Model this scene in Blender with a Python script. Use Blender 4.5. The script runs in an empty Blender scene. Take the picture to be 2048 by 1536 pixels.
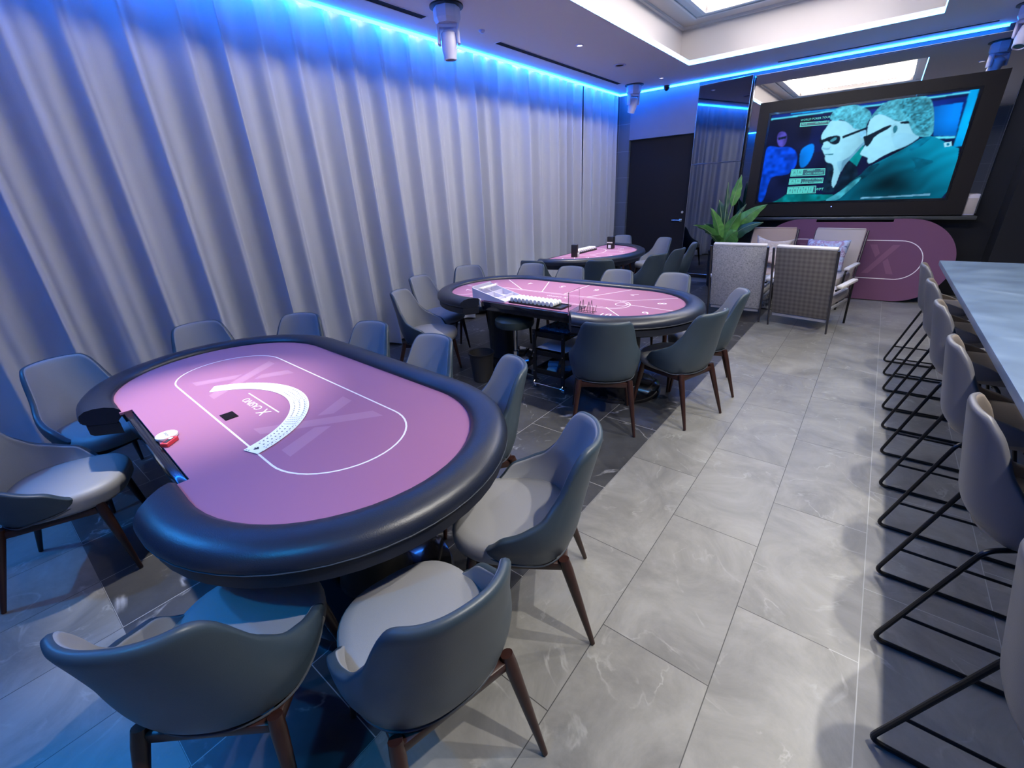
import bpy, bmesh, math, random
from mathutils import Vector, Matrix

random.seed(7)
S = bpy.context.scene
COL = S.collection

# ------------------------------------------------------------------ camera, world, exposure
cam_data = bpy.data.cameras.new('camera')
cam_data.sensor_fit = 'HORIZONTAL'
cam_data.sensor_width = 36.0
cam_data.lens = 15.278
cam_data.clip_start = 0.03
cam = bpy.data.objects.new('camera', cam_data)
COL.objects.link(cam)
_X = Vector((0.785766, 0.616931, -0.044371)); _D = Vector((0.215001, -0.339695, -0.915632)); _F = Vector((-0.579954, 0.709932, -0.399561))
cam.matrix_world = Matrix(((_X[0], -_D[0], -_F[0], 0.0), (_X[1], -_D[1], -_F[1], 0.0), (_X[2], -_D[2], -_F[2], 1.6), (0, 0, 0, 1)))
S.camera = cam

world = bpy.data.worlds.new('world'); S.world = world
world.use_nodes = True
world.node_tree.nodes['Background'].inputs[0].default_value = (0.10, 0.16, 0.35, 1)
world.node_tree.nodes['Background'].inputs[1].default_value = 0.05
S.view_settings.view_transform = 'Standard'
S.view_settings.look = 'None'
S.view_settings.exposure = 1.55
S.view_settings.gamma = 1.0
S.view_settings.use_curve_mapping = False

CEIL = 3.16      # soffit height
YB = 8.7         # far wall
YF = -1.3        # wall behind the camera

def lamp(name, kind, loc, energy, color=(1, 1, 1), target=None, **kw):
    d = bpy.data.lights.new(name, kind)
    d.energy = energy; d.color = color
    for k, v in kw.items(): setattr(d, k, v)
    o = bpy.data.objects.new(name, d); COL.objects.link(o)
    o.location = loc
    if target is not None:
        o.rotation_euler = (Vector(target) - Vector(loc)).to_track_quat('-Z', 'Y').to_euler()
    return o

# recessed downlights of the soffit (lamps; their trims are built further down)
WARM = (1.0, 0.95, 0.86)
COOL = (0.86, 0.90, 1.0)
for (x, y, e) in ((0.74, 1.0, 1.3), (0.74, 2.0, 1.1), (0.74, 3.4, 1.0), (0.74, 4.8, 0.7), (0.74, 6.4, 0.35)):
    lamp('bar_downlight', 'SPOT', (x, y, CEIL - 0.05), 62 * e, WARM, (x - 0.25, y, 0), spot_size=2.1, spot_blend=0.7, shadow_soft_size=0.025)
# added blue wash, aimed from two added moving heads behind the viewer
lamp('added_blue_wash', 'SPOT', (-3.5, -0.9, 2.75), 62, (0.03, 0.33, 1.0), (-2.6, -0.2, 0.3), spot_size=1.5, spot_blend=0.8, shadow_soft_size=0.05)
lamp('added_blue_wash', 'SPOT', (-0.9, -0.95, 2.75), 45, (0.0, 0.30, 0.75), (-1.2, 0.0, 0.4), spot_size=0.75, spot_blend=0.8, shadow_soft_size=0.05)
for (x, y, e, t) in ((-2.75, 0.5, 1.7, (-2.40, 0.50, 0.75)), (-2.75, 3.5, 1.3, (-2.3, 3.2, 0.7)), (-3.2, 5.43, 0.9, (-3.2, 5.6, 0.7)), (-3.24, 6.64, 0.8, (-3.2, 6.4, 0.7))):
    lamp('soffit_downlight', 'SPOT', (x, y, CEIL - 0.05), 95 * e, WARM, t, spot_size=0.62 if y < 1 else 1.0, spot_blend=1.0, shadow_soft_size=0.04)

# ------------------------------------------------------------------ materials
def new_mat(name):
    m = bpy.data.materials.new(name); m.use_nodes = True
    nt = m.node_tree
    return m, nt, nt.nodes['Principled BSDF']

def mat(name, col, rough=0.5, metal=0.0, spec=0.5, noise=0.0, nscale=40.0, bump=0.0, bscale=120.0, sheen=0.0, trans=0.0, coat=0.0, alpha=1.0):
    m, nt, b = new_mat(name)
    b.inputs['Base Color'].default_value = (*col, 1)
    b.inputs['Roughness'].default_value = rough
    b.inputs['Metallic'].default_value = metal
    b.inputs['Specular IOR Level'].default_value = spec
    b.inputs['Transmission Weight'].default_value = trans
    b.inputs['Coat Weight'].default_value = coat
    b.inputs['Sheen Weight'].default_value = sheen
    b.inputs['Alpha'].default_value = alpha
    tc = nt.nodes.new('ShaderNodeTexCoord')
    if noise > 0:
        n = nt.nodes.new('ShaderNodeTexNoise'); n.inputs['Scale'].default_value = nscale; n.inputs['Detail'].default_value = 5
        r = nt.nodes.new('ShaderNodeMixRGB'); r.blend_type = 'MIX'
        r.inputs[1].default_value = (*[c * (1 - noise) for c in col], 1)
        r.inputs[2].default_value = (*[min(1, c * (1 + noise)) for c in col], 1)
        nt.links.new(tc.outputs['Object'], n.inputs['Vector'])
        nt.links.new(n.outputs['Fac'], r.inputs[0]); nt.links.new(r.outputs[0], b.inputs['Base Color'])
    if bump > 0:
        n2 = nt.nodes.new('ShaderNodeTexNoise'); n2.inputs['Scale'].default_value = bscale; n2.inputs['Detail'].default_value = 3
        bp = nt.nodes.new('ShaderNodeBump'); bp.inputs['Strength'].default_value = bump; bp.inputs['Distance'].default_value = 0.004
        nt.links.new(tc.outputs['Object'], n2.inputs['Vector'])
        nt.links.new(n2.outputs['Fac'], bp.inputs['Height']); nt.links.new(bp.outputs[0], b.inputs['Normal'])
    return m

def emit(name, col, strength):
    m, nt, b = new_mat(name)
    b.inputs['Base Color'].default_value = (0.02, 0.02, 0.02, 1)
    b.inputs['Emission Color'].default_value = (*col, 1)
    b.inputs['Emission Strength'].default_value = strength
    b.inputs['Roughness'].default_value = 0.4
    return m

def floor_material():
    m, nt, b = new_mat('stone_tiles')
    N = nt.nodes.new; L = nt.links.new
    tc = N('ShaderNodeTexCoord')
    sep = N('ShaderNodeSeparateXYZ'); L(tc.outputs['Object'], sep.inputs[0])
    ax = N('ShaderNodeMath'); ax.operation = 'ADD'; ax.inputs[1].default_value = 0.1145 + 0.4037 * 40
    ay = N('ShaderNodeMath'); ay.operation = 'ADD'; ay.inputs[1].default_value = 0.80 * 10 - 0.74 + 0.4
    L(sep.outputs['X'], ax.inputs[0]); L(sep.outputs['Y'], ay.inputs[0])
    com = N('ShaderNodeCombineXYZ'); L(ay.outputs[0], com.inputs['X']); L(ax.outputs[0], com.inputs['Y'])
    br = N('ShaderNodeTexBrick'); br.offset = 0.5; br.offset_frequency = 2
    br.inputs['Scale'].default_value = 1.0
    br.inputs['Mortar Size'].default_value = 0.0018
    br.inputs['Mortar Smooth'].default_value = 0.2
    br.inputs['Brick Width'].default_value = 0.80
    br.inputs['Row Height'].default_value = 0.4037
    br.inputs['Color1'].default_value = (0.2, 0.2, 0.2, 1); br.inputs['Color2'].default_value = (0.8, 0.8, 0.8, 1)
    L(com.outputs[0], br.inputs['Vector'])
    # per-tile offset of the stone pattern
    mul = N('ShaderNodeVectorMath'); mul.operation = 'SCALE'; mul.inputs['Scale'].default_value = 23.0
    L(br.outputs['Color'], mul.inputs[0])
    add = N('ShaderNodeVectorMath'); add.operation = 'ADD'
    L(tc.outputs['Object'], add.inputs[0]); L(mul.outputs[0], add.inputs[1])
    # light stone
    n1 = N('ShaderNodeTexNoise'); n1.inputs['Scale'].default_value = 2.6; n1.inputs['Detail'].default_value = 9; n1.inputs['Roughness'].default_value = 0.68; n1.inputs['Distortion'].default_value = 0.7
    L(add.outputs[0], n1.inputs['Vector'])
    r1 = N('ShaderNodeValToRGB'); e = r1.color_ramp.elements
    e[0].position = 0.3; e[0].color = (0.125, 0.123, 0.118, 1); e[1].position = 0.70; e[1].color = (0.265, 0.26, 0.245, 1)
    L(n1.outputs['Fac'], r1.inputs[0])
    n2 = N('ShaderNodeTexNoise'); n2.inputs['Scale'].default_value = 2.2; n2.inputs['Detail'].default_value = 6; n2.inputs['Distortion'].default_value = 1.4
    L(add.outputs[0], n2.inputs['Vector'])
    v2 = N('ShaderNodeValToRGB'); e = v2.color_ramp.elements
    e[0].position = 0.485; e[0].color = (0, 0, 0, 1); e[1].position = 0.5; e[1].color = (1, 1, 1, 1)
    x = v2.color_ramp.elements.new(0.515); x.color = (0, 0, 0, 1)
    L(n2.outputs['Fac'], v2.inputs[0])
    vm = N('ShaderNodeMath'); vm.operation = 'MULTIPLY'; L(v2.outputs[0], vm.inputs[0])
    n5 = N('ShaderNodeTexNoise'); n5.inputs['Scale'].default_value = 9; n5.inputs['Detail'].default_value = 4
    L(add.outputs[0], n5.inputs['Vector'])
    v5 = N('ShaderNodeValToRGB'); e = v5.color_ramp.elements; e[0].position = 0.45; e[1].position = 0.7
    L(n5.outputs['Fac'], v5.inputs[0]); L(v5.outputs[0], vm.inputs[1])
    mixl = N('ShaderNodeMixRGB'); mixl.inputs[2].default_value = (0.30, 0.30, 0.285, 1)
    L(vm.outputs[0], mixl.inputs[0]); L(r1.outputs[0], mixl.inputs[1])
    # dark marble with white veins
    n3 = N('ShaderNodeTexNoise'); n3.inputs['Scale'].default_value = 3.0; n3.inputs['Detail'].default_value = 8; n3.inputs['Roughness'].default_value = 0.65
    L(add.outputs[0], n3.inputs['Vector'])
    r3 = N('ShaderNodeValToRGB'); e = r3.color_ramp.elements
    e[0].position = 0.3; e[0].color = (0.022, 0.023, 0.026, 1); e[1].position = 0.75; e[1].color = (0.065, 0.066, 0.072, 1)
    L(n3.outputs['Fac'], r3.inputs[0])
    n4 = N('ShaderNodeTexNoise'); n4.inputs['Scale'].default_value = 1.5; n4.inputs['Detail'].default_value = 7; n4.inputs['Distortion'].default_value = 1.1
    L(add.outputs[0], n4.inputs['Vector'])
    v4 = N('ShaderNodeValToRGB'); e = v4.color_ramp.elements
    e[0].position = 0.490; e[0].color = (0, 0, 0, 1); e[1].position = 0.5; e[1].color = (1, 1, 1, 1)
    x = v4.color_ramp.elements.new(0.510); x.color = (0, 0, 0, 1)
    L(n4.outputs['Fac'], v4.inputs[0])
    vm2 = N('ShaderNodeMath'); vm2.operation = 'MULTIPLY'; L(v4.outputs[0], vm2.inputs[0]); L(v5.outputs[0], vm2.inputs[1])
    mixd = N('ShaderNodeMixRGB'); mixd.inputs[2].default_value = (0.38, 0.38, 0.40, 1)
    L(vm2.outputs[0], mixd.inputs[0]); L(r3.outputs[0], mixd.inputs[1])
    # region of the dark marble carpet: x < -0.921, y between -0.06 and 8.3
    def cmp(out, op, val):
        q = N('ShaderNodeMath'); q.operation = op; q.inputs[1].default_value = val; L(out, q.inputs[0]); return q.outputs[0]
    def mulm(a, c):
        q = N('ShaderNodeMath'); q.operation = 'MULTIPLY'; L(a, q.inputs[0]); L(c, q.inputs[1]); return q.outputs[0]
    reg = mulm(mulm(cmp(sep.outputs['X'], 'LESS_THAN', -0.9219), cmp(sep.outputs['Y'], 'GREATER_THAN', -0.06)), cmp(sep.outputs['Y'], 'LESS_THAN', 8.3))
    mix = N('ShaderNodeMixRGB'); L(reg, mix.inputs[0]); L(mixl.outputs[0], mix.inputs[1]); L(mixd.outputs[0], mix.inputs[2])
    # grout: dark between light tiles, light between dark ones; the two right-hand courses painted pale as if catching light
    gx = cmp(sep.outputs['X'], 'GREATER_THAN', 0.2)
    gsel = N('ShaderNodeMath'); gsel.operation = 'MAXIMUM'; L(reg, gsel.inputs[0]); L(gx, gsel.inputs[1])
    gm = N('ShaderNodeMixRGB'); gm.inputs[1].default_value = (0.03, 0.03, 0.03, 1); gm.inputs[2].default_value = (0.36, 0.36, 0.35, 1)
    L(gsel.outputs[0], gm.inputs[0])
    fin = N('ShaderNodeMixRGB'); L(br.outputs['Fac'], fin.inputs[0]); L(mix.outputs[0], fin.inputs[1]); L(gm.outputs[0], fin.inputs[2])
    L(fin.outputs[0], b.inputs['Base Color'])
    rr = N('ShaderNodeMapRange'); rr.inputs['To Min'].default_value = 0.30; rr.inputs['To Max'].default_value = 0.48
    L(n1.outputs['Fac'], rr.inputs['Value']); L(rr.outputs[0], b.inputs['Roughness'])
    bp = N('ShaderNodeBump'); bp.inputs['Strength'].default_value = 0.12; bp.inputs['Distance'].default_value = 0.01
    L(n1.outputs['Fac'], bp.inputs['Height']); L(bp.outputs[0], b.inputs['Normal'])
    return m

def plaid_material(name, c1, c2, s=70.0):
    m, nt, b = new_mat(name)
    N = nt.nodes.new; L = nt.links.new
    tc = N('ShaderNodeTexCoord')
    out = []
    for ax in ('X', 'Z'):
        w = N('ShaderNodeTexWave'); w.wave_type = 'BANDS'; w.bands_direction = ax
        w.inputs['Scale'].default_value = s / 6.28; w.inputs['Distortion'].default_value = 0.4; w.inputs['Detail Scale'].default_value = 4
        L(tc.outputs['Object'], w.inputs['Vector']); out.append(w.outputs['Fac'])
    mu = N('ShaderNodeMath'); mu.operation = 'ADD'; L(out[0], mu.inputs[0]); L(out[1], mu.inputs[1])
    mx = N('ShaderNodeMixRGB'); mx.inputs[1].default_value = (*c1, 1); mx.inputs[2].default_value = (*c2, 1)
    hf = N('ShaderNodeMath'); hf.operation = 'MULTIPLY'; hf.inputs[1].default_value = .5; L(mu.outputs[0], hf.inputs[0])
    L(hf.outputs[0], mx.inputs[0]); L(mx.outputs[0], b.inputs['Base Color'])
    b.inputs['Roughness'].default_value = 0.9
    return m

def blotch_material(name, cols, scale, rough=0.85):
    m, nt, b = new_mat(name)
    N = nt.nodes.new; L = nt.links.new
    tc = N('ShaderNodeTexCoord'); n = N('ShaderNodeTexNoise')
    n.inputs['Scale'].default_value = scale; n.inputs['Detail'].default_value = 5; n.inputs['Distortion'].default_value = 1.0
    L(tc.outputs['Object'], n.inputs['Vector'])
    r = N('ShaderNodeValToRGB'); els = r.color_ramp.elements
    k = len(cols)
    els[0].position = 0.3; els[0].color = (*cols[0], 1)
    els[1].position = 0.7; els[1].color = (*cols[-1], 1)
    for i in range(1, k - 1):
        q = els.new(0.3 + 0.4 * i / (k - 1)); q.color = (*cols[i], 1)
    L(n.outputs['Fac'], r.inputs[0]); L(r.outputs[0], b.inputs['Base Color'])
    b.inputs['Roughness'].default_value = rough
    return m

def tile_wall_material(name, c1, c2, w, h, rough):
    m, nt, b = new_mat(name)
    N = nt.nodes.new; L = nt.links.new
    tc = N('ShaderNodeTexCoord'); mp = N('ShaderNodeMapping'); mp.inputs['Rotation'].default_value = (math.pi / 2, 0, 0)
    L(tc.outputs['Object'], mp.inputs[0])
    br = N('ShaderNodeTexBrick'); br.offset = 0.0
    br.inputs['Brick Width'].default_value = w; br.inputs['Row Height'].default_value = h; br.inputs['Scale'].default_value = 1
    br.inputs['Mortar Size'].default_value = 0.003
    br.inputs['Color1'].default_value = (*c1, 1); br.inputs['Color2'].default_value = (*c1, 1); br.inputs['Mortar'].default_value = (*c2, 1)
    L(mp.outputs[0], br.inputs['Vector']); L(br.outputs['Color'], b.inputs['Base Color'])
    b.inputs['Roughness'].default_value = rough
    return m

M = dict(
    floor=floor_material(),
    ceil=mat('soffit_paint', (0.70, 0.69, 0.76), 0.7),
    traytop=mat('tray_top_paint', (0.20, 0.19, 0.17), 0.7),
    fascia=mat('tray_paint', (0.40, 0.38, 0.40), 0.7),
    white=mat('white_paint', (0.80, 0.79, 0.80), 0.7),
    moulding=mat('moulding_grey', (0.45, 0.44, 0.47), 0.6),
    wallblue=mat('far_wall_panel', (0.16, 0.17, 0.26), 0.45, noise=0.06, nscale=6),
    stone=tile_wall_material('grey_stone_tiles', (0.10, 0.12, 0.17), (0.22, 0.26, 0.34), 0.3, 0.45, 0.3),
    black=mat('black_wall', (0.012, 0.013, 0.018), 0.35),
    door=mat('door_dark', (0.014, 0.014, 0.018), 0.75, spec=.2, noise=0.15, nscale=90),
    mirror=mat('smoked_mirror', (0.55, 0.58, 0.66), 0.02, metal=1.0),
    edge=mat('bright_metal_edge', (0.7, 0.72, 0.75), 0.2, metal=1.0),
    chrome=mat('chrome', (0.85, 0.85, 0.87), 0.12, metal=1.0),
    blackmetal=mat('black_metal', (0.012, 0.012, 0.014), 0.32, metal=0.3),
    greymetal=mat('grey_metal', (0.09, 0.085, 0.10), 0.35, metal=0.7),
    blackplastic=mat('black_plastic', (0.010, 0.010, 0.012), 0.4),
    gloss=mat('black_gloss', (0.012, 0.012, 0.016), 0.12, coat=0.5),
    slot=mat('slot_black', (0.004, 0.004, 0.005), 0.9),
    curtain=mat('curtain_cloth', (0.43, 0.455, 0.54), 0.92, noise=0.05, nscale=220, bump=0.15, bscale=260, sheen=0.2),
    leather=mat('blue_grey_leather', (0.036, 0.056, 0.078), 0.42, noise=0.06, nscale=25, bump=0.08, bscale=350),
    fabric=mat('grey_upholstery', (0.25, 0.26, 0.29), 0.6, noise=0.05, nscale=300, bump=0.1, bscale=500, sheen=0.1),
    seat=mat('light_grey_upholstery', (0.25, 0.25, 0.26), 0.5, noise=0.05, nscale=300, bump=0.1, bscale=500),
    walnut=mat('dark_walnut', (0.030, 0.011, 0.009), 0.35, noise=0.4, nscale=14),
    rail=mat('black_rail_leather', (0.012, 0.016, 0.030), 0.36, bump=0.12, bscale=260),
    seam=mat('seam_thread', (0.05, 0.06, 0.08), 0.5),
    railb=mat('black_rail_band', (0.008, 0.010, 0.018), 0.5),
    felt=mat('purple_felt', (0.30, 0.115, 0.215), 0.9, noise=0.06, nscale=500, sheen=0.1),
    feltlight=mat('felt_print_pink', (0.37, 0.18, 0.28), 0.9),
    print=mat('felt_print_white', (0.80, 0.76, 0.80), 0.8),
    card=mat('card_white', (0.82, 0.86, 0.88), 0.4),
    ink=mat('card_ink', (0.02, 0.02, 0.035), 0.6),
    red=mat('red_plastic', (0.65, 0.04, 0.05), 0.35),
    chip=mat('chip_white', (0.78, 0.78, 0.76), 0.45),
    chipb=mat('chip_edge_blue', (0.30, 0.42, 0.55), 0.45),
    whiteplastic=mat('white_plastic', (0.62, 0.60, 0.72), 0.35),
    fixture=mat('fixture_white', (0.55, 0.55, 0.75), 0.35),
    acrylic=mat('clear_acrylic', (1.0, 0.93, 1.0), 0.03, trans=1.0),
    counter=blotch_material('blue_grey_counter', ((0.07, 0.105, 0.17), (0.095, 0.145, 0.23), (0.14, 0.20, 0.30)), 3.0, 0.3),
    barfront=mat('bar_front', (0.06, 0.055, 0.055), 0.4),
    stool=mat('taupe_stool_leather', (0.10, 0.10, 0.115), 0.42, bump=0.08, bscale=350),
    stoolseat=mat('taupe_stool_seat', (0.20, 0.17, 0.15), 0.5, noise=0.1, nscale=120),
    boucle=blotch_material('speckled_weave', ((0.22, 0.22, 0.23), (0.42, 0.41, 0.42), (0.55, 0.53, 0.54)), 75.0),
    plaid=plaid_material('plaid_weave', (0.105, 0.092, 0.084), (0.185, 0.165, 0.15), 40.0),
    tan=mat('tan_cloth', (0.45, 0.34, 0.28), 0.85, bump=0.1),
    greycloth=mat('pale_grey_cloth', (0.42, 0.38, 0.38), 0.85, bump=0.1),
    offwhite=mat('offwhite_pad', (0.68, 0.65, 0.64), 0.6),
    cushion=blotch_material('cream_flower_cushion', ((0.75, 0.66, 0.58), (0.60, 0.50, 0.45), (0.80, 0.74, 0.70)), 14.0),
    cushionb=blotch_material('blue_swirl_cushion', ((0.10, 0.12, 0.35), (0.45, 0.55, 0.80), (0.30, 0.18, 0.35), (0.6, 0.65, 0.85)), 12.0),
    silver=blotch_material('silver_pattern', ((0.08, 0.08, 0.08), (0.7, 0.7, 0.68)), 30.0, 0.4),
    leaf=blotch_material('green_leaf', ((0.05, 0.17, 0.035), (0.17, 0.42, 0.08)), 6.0, 0.4),
    leafd=mat('dark_leaf', (0.03, 0.09, 0.05), 0.4),
    stem=mat('leaf_stem', (0.25, 0.34, 0.16), 0.5),
    soil=mat('soil', (0.03, 0.02, 0.015), 0.95),
    bluebox=mat('blue_card_box', (0.08, 0.28, 0.45), 0.5),
    paper=mat('white_board', (0.62, 0.68, 0.80), 0.5),
    binmesh=mat('bin_dark', (0.03, 0.028, 0.028), 0.6),
    led=emit('cyan_led', (0.008, 0.19, 1.0), 22.0),
    ledcore=emit('cyan_led_core', (0.06, 0.42, 1.0), 10.0),
    glow=emit('warm_cove_light', (1.0, 0.93, 0.86), 17.0),
    lens=mat('lens_glass', (0.05, 0.05, 0.06), 0.1),
    lamp=emit('downlight_lens', (1.0, 0.95, 0.9), 1.2),
)

# ------------------------------------------------------------------ mesh helpers
def put(name, bm, mats, parent=None, loc=None, rotz=None, smooth=35):
    me = bpy.data.meshes.new(name)
    bmesh.ops.recalc_face_normals(bm, faces=bm.faces)
    bm.to_mesh(me); bm.free()
    if not isinstance(mats, (list, tuple)): mats = [mats]
    for m in mats: me.materials.append(m)
    if smooth:
        me.polygons.foreach_set('use_smooth', [True] * len(me.polygons))
        me.set_sharp_from_angle(angle=math.radians(smooth))
    o = bpy.data.objects.new(name, me); COL.objects.link(o)
    if parent: o.parent = parent
    if loc is not None: o.location = loc
    if rotz is not None: o.rotation_euler = (0, 0, rotz)
    return o

def tag(o, label=None, cat=None, group=None, kind=None):
    if label: o['label'] = label
    if cat: o['category'] = cat
    if group: o['group'] = group
    if kind: o['kind'] = kind
    return o

def thing(name, label, cat, loc=(0, 0, 0), rotz=0.0, group=None):
    o = bpy.data.objects.new(name, None); COL.objects.link(o)
    o.location = loc; o.rotation_euler = (0, 0, rotz); o.empty_display_size = 0.1
    return tag(o, label, cat, group)

def dup(o, loc, rotz, label=None, group=None):
    r = o.copy(); COL.objects.link(r); r.location = loc; r.rotation_euler = (0, 0, rotz)
    if label: r['label'] = label
    if group: r['group'] = group
    for ch in list(o.children):
        c = ch.copy(); COL.objects.link(c); c.parent = r
        for g in list(ch.children):
            d = g.copy(); COL.objects.link(d); d.parent = c
    return r

def face(bm, pts, mi=0):
    f = bm.faces.new([bm.verts.new(p) for p in pts]); f.material_index = mi; return f

def box(bm, c, s, mi=0, bev=0.0, mtx=None):
    r = bmesh.ops.create_cube(bm, size=1.0)
    vs = r['verts']
    bmesh.ops.scale(bm, vec=s, verts=vs)
    if bev > 0:
        es = list({e for v in vs for e in v.link_edges})
        q = bmesh.ops.bevel(bm, geom=es, offset=bev, segments=2, affect='EDGES', profile=0.5)
        vs = list({v for f in q['faces'] for v in f.verts} | {v for v in vs if v.is_valid})
        vs = [v for v in vs if v.is_valid]
        # collect the whole island
        seen = set(vs); st = list(vs)
        while st:
            v = st.pop()
            for e in v.link_edges:
                w = e.other_vert(v)
                if w not in seen: seen.add(w); st.append(w)
        vs = list(seen)
    if mtx is not None: bmesh.ops.transform(bm, matrix=mtx, verts=vs)
    bmesh.ops.translate(bm, vec=c, verts=vs)
    fs = {f for v in vs for f in v.link_faces}
    for f in fs: f.material_index = mi
    return vs

def rod(bm, a, b, r1, r2=None, n=12, mi=0, caps=True):
    a = Vector(a); b = Vector(b); r2 = r1 if r2 is None else r2
    d = (b - a).normalized(); q = d.to_track_quat('Z', 'Y').to_matrix()
    rings = []
    for p, r in ((a, r1), (b, r2)):
        rings.append([bm.verts.new(p + q @ Vector((r * math.cos(2 * math.pi * i / n), r * math.sin(2 * math.pi * i / n), 0))) for i in range(n)])
    for i in range(n):
        f = bm.faces.new((rings[0][i], rings[0][(i + 1) % n], rings[1][(i + 1) % n], rings[1][i])); f.material_index = mi
    if caps:
        f = bm.faces.new(rings[0][::-1]); f.material_index = mi
        f = bm.faces.new(rings[1]); f.material_index = mi

def tube(bm, pts, r, n=8, mi=0, closed=False):
    pts = [Vector(p) for p in pts]; k = len(pts); rings = []
    rr = r if isinstance(r, (list, tuple)) else [r] * k
    up = Vector((0, 0, 1)); prev = None
    for i, p in enumerate(pts):
        a = pts[(i - 1) % k] if (closed or i > 0) else p
        c = pts[(i + 1) % k] if (closed or i < k - 1) else p
        d = (c - a).normalized()
        if prev is None:
            x = d.cross(up)
            if x.length < 1e-3: x = d.cross(Vector((1, 0, 0)))
        else:
            x = prev - d * prev.dot(d)
        x.normalize(); prev = x; y = d.cross(x)
        rings.append([bm.verts.new(p + rr[i] * (x * math.cos(2 * math.pi * j / n) + y * math.sin(2 * math.pi * j / n))) for j in range(n)])
    for i in range(k if closed else k - 1):
        A = rings[i]; Bq = rings[(i + 1) % k]
        for j in range(n):
            f = bm.faces.new((A[j], A[(j + 1) % n], Bq[(j + 1) % n], Bq[j])); f.material_index = mi
    if not closed:
        bm.faces.new(rings[0][::-1]).material_index = mi; bm.faces.new(rings[-1]).material_index = mi

def bend(pts, r, seg=5):
    """round the corners of a polyline"""
    pts = [Vector(p) for p in pts]; out = [pts[0]]
    for i in range(1, len(pts) - 1):
        p = pts[i]; a = (pts[i - 1] - p); c = (pts[i + 1] - p)
        ra = min(r, a.length * .45, c.length * .45); A = p + a.normalized() * ra; Cc = p + c.normalized() * ra
        for k in range(seg + 1):
            t = k / seg; out.append(A * (1 - t) ** 2 + p * 2 * t * (1 - t) + Cc * t ** 2)
    out.append(pts[-1]); return out

def lathe(bm, prof, n=24, c=(0, 0, 0), mi=0):
    rings = []
    for (r, z) in prof:
        if r < 1e-5: rings.append([bm.verts.new((c[0], c[1], c[2] + z))])
        else: rings.append([bm.verts.new((c[0] + r * math.cos(2 * math.pi * i / n), c[1] + r * math.sin(2 * math.pi * i / n), c[2] + z)) for i in range(n)])
    for A, Bq in zip(rings, rings[1:]):
        for i in range(n):
            j = (i + 1) % n
            if len(A) == 1 and len(Bq) == 1: continue
            if len(A) == 1: f = bm.faces.new((A[0], Bq[j], Bq[i]))
            elif len(Bq) == 1: f = bm.faces.new((A[i], A[j], Bq[0]))
            else: f = bm.faces.new((A[i], A[j], Bq[j], Bq[i]))
            f.material_index = mi

def prism(bm, outline, z0, z1, mi=0, mi_side=None):
    a = [bm.verts.new((x, y, z0)) for x, y in outline]; c = [bm.verts.new((x, y, z1)) for x, y in outline]
    n = len(outline)
    bm.faces.new(a[::-1]).material_index = mi if mi_side is None else mi_side
    bm.faces.new(c).material_index = mi
    for i in range(n):
        f = bm.faces.new((a[i], a[(i + 1) % n], c[(i + 1) % n], c[i])); f.material_index = mi if mi_side is None else mi_side

def add_text(bm, s, size, mtx, mi=0, extrude=0.0):
    cu = bpy.data.curves.new('t', 'FONT'); cu.body = s; cu.size = size; cu.extrude = extrude
    cu.align_x = 'CENTER'; cu.align_y = 'CENTER'; cu.resolution_u = 2
    o = bpy.data.objects.new('t', cu); COL.objects.link(o)
    dg = bpy.context.evaluated_depsgraph_get(); me = bpy.data.meshes.new_from_object(o.evaluated_get(dg))
    bpy.data.objects.remove(o); bpy.data.curves.remove(cu)
    vs = [bm.verts.new(mtx @ v.co) for v in me.vertices]
    for p in me.polygons:
        try: bm.faces.new([vs[i] for i in p.vertices]).material_index = mi
        except ValueError: pass
    bpy.data.meshes.remove(me)

def bake(o):
    """apply the modifiers of an object into its mesh"""
    dg = bpy.context.evaluated_depsgraph_get(); dg.update()
    me = bpy.data.meshes.new_from_object(o.evaluated_get(dg))
    o.modifiers.clear(); o.data = me

def stadium(a, b, n=20, ccw=True):
    """outline of a racetrack of half length a and half width b, starting at (0,-b)"""
    pts = []
    k = a - b
    for i in range(n + 1):
        t = -math.pi / 2 + math.pi * i / n; pts.append((k + b * math.cos(t), b * math.sin(t)))
    for i in range(n + 1):
        t = math.pi / 2 + math.pi * i / n; pts.append((-k + b * math.cos(t), b * math.sin(t)))
    return pts

def ring_band(bm, outline, w, z, mi):
    """thin flat line along a closed outline"""
    n = len(outline); A = []; Bq = []
    for i in range(n):
        p = Vector(outline[i]); a = Vector(outline[i - 1]); c = Vector(outline[(i + 1) % n])
        d = (c - a).normalized(); nrm = Vector((d.y, -d.x))
        A.append(bm.verts.new((p.x + nrm.x * w / 2, p.y + nrm.y * w / 2, z))); Bq.append(bm.verts.new((p.x - nrm.x * w / 2, p.y - nrm.y * w / 2, z)))
    for i in range(n):
        j = (i + 1) % n; bm.faces.new((A[i], A[j], Bq[j], Bq[i])).material_index = mi

def strip(bm, a, c, w, z, mi):
    a = Vector(a); c = Vector(c); d = (c - a).normalized(); n = Vector((d.y, -d.x)) * w / 2
    face(bm, [(a.x + n.x, a.y + n.y, z), (c.x + n.x, c.y + n.y, z), (c.x - n.x, c.y - n.y, z), (a.x - n.x, a.y - n.y, z)], mi)

# ------------------------------------------------------------------ the room
def struct(name, bm, m, smooth=0, parent=None):
    o = put(name, bm, m, parent, smooth=smooth)
    if parent is None: o['kind'] = 'structure'
    return o

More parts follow.
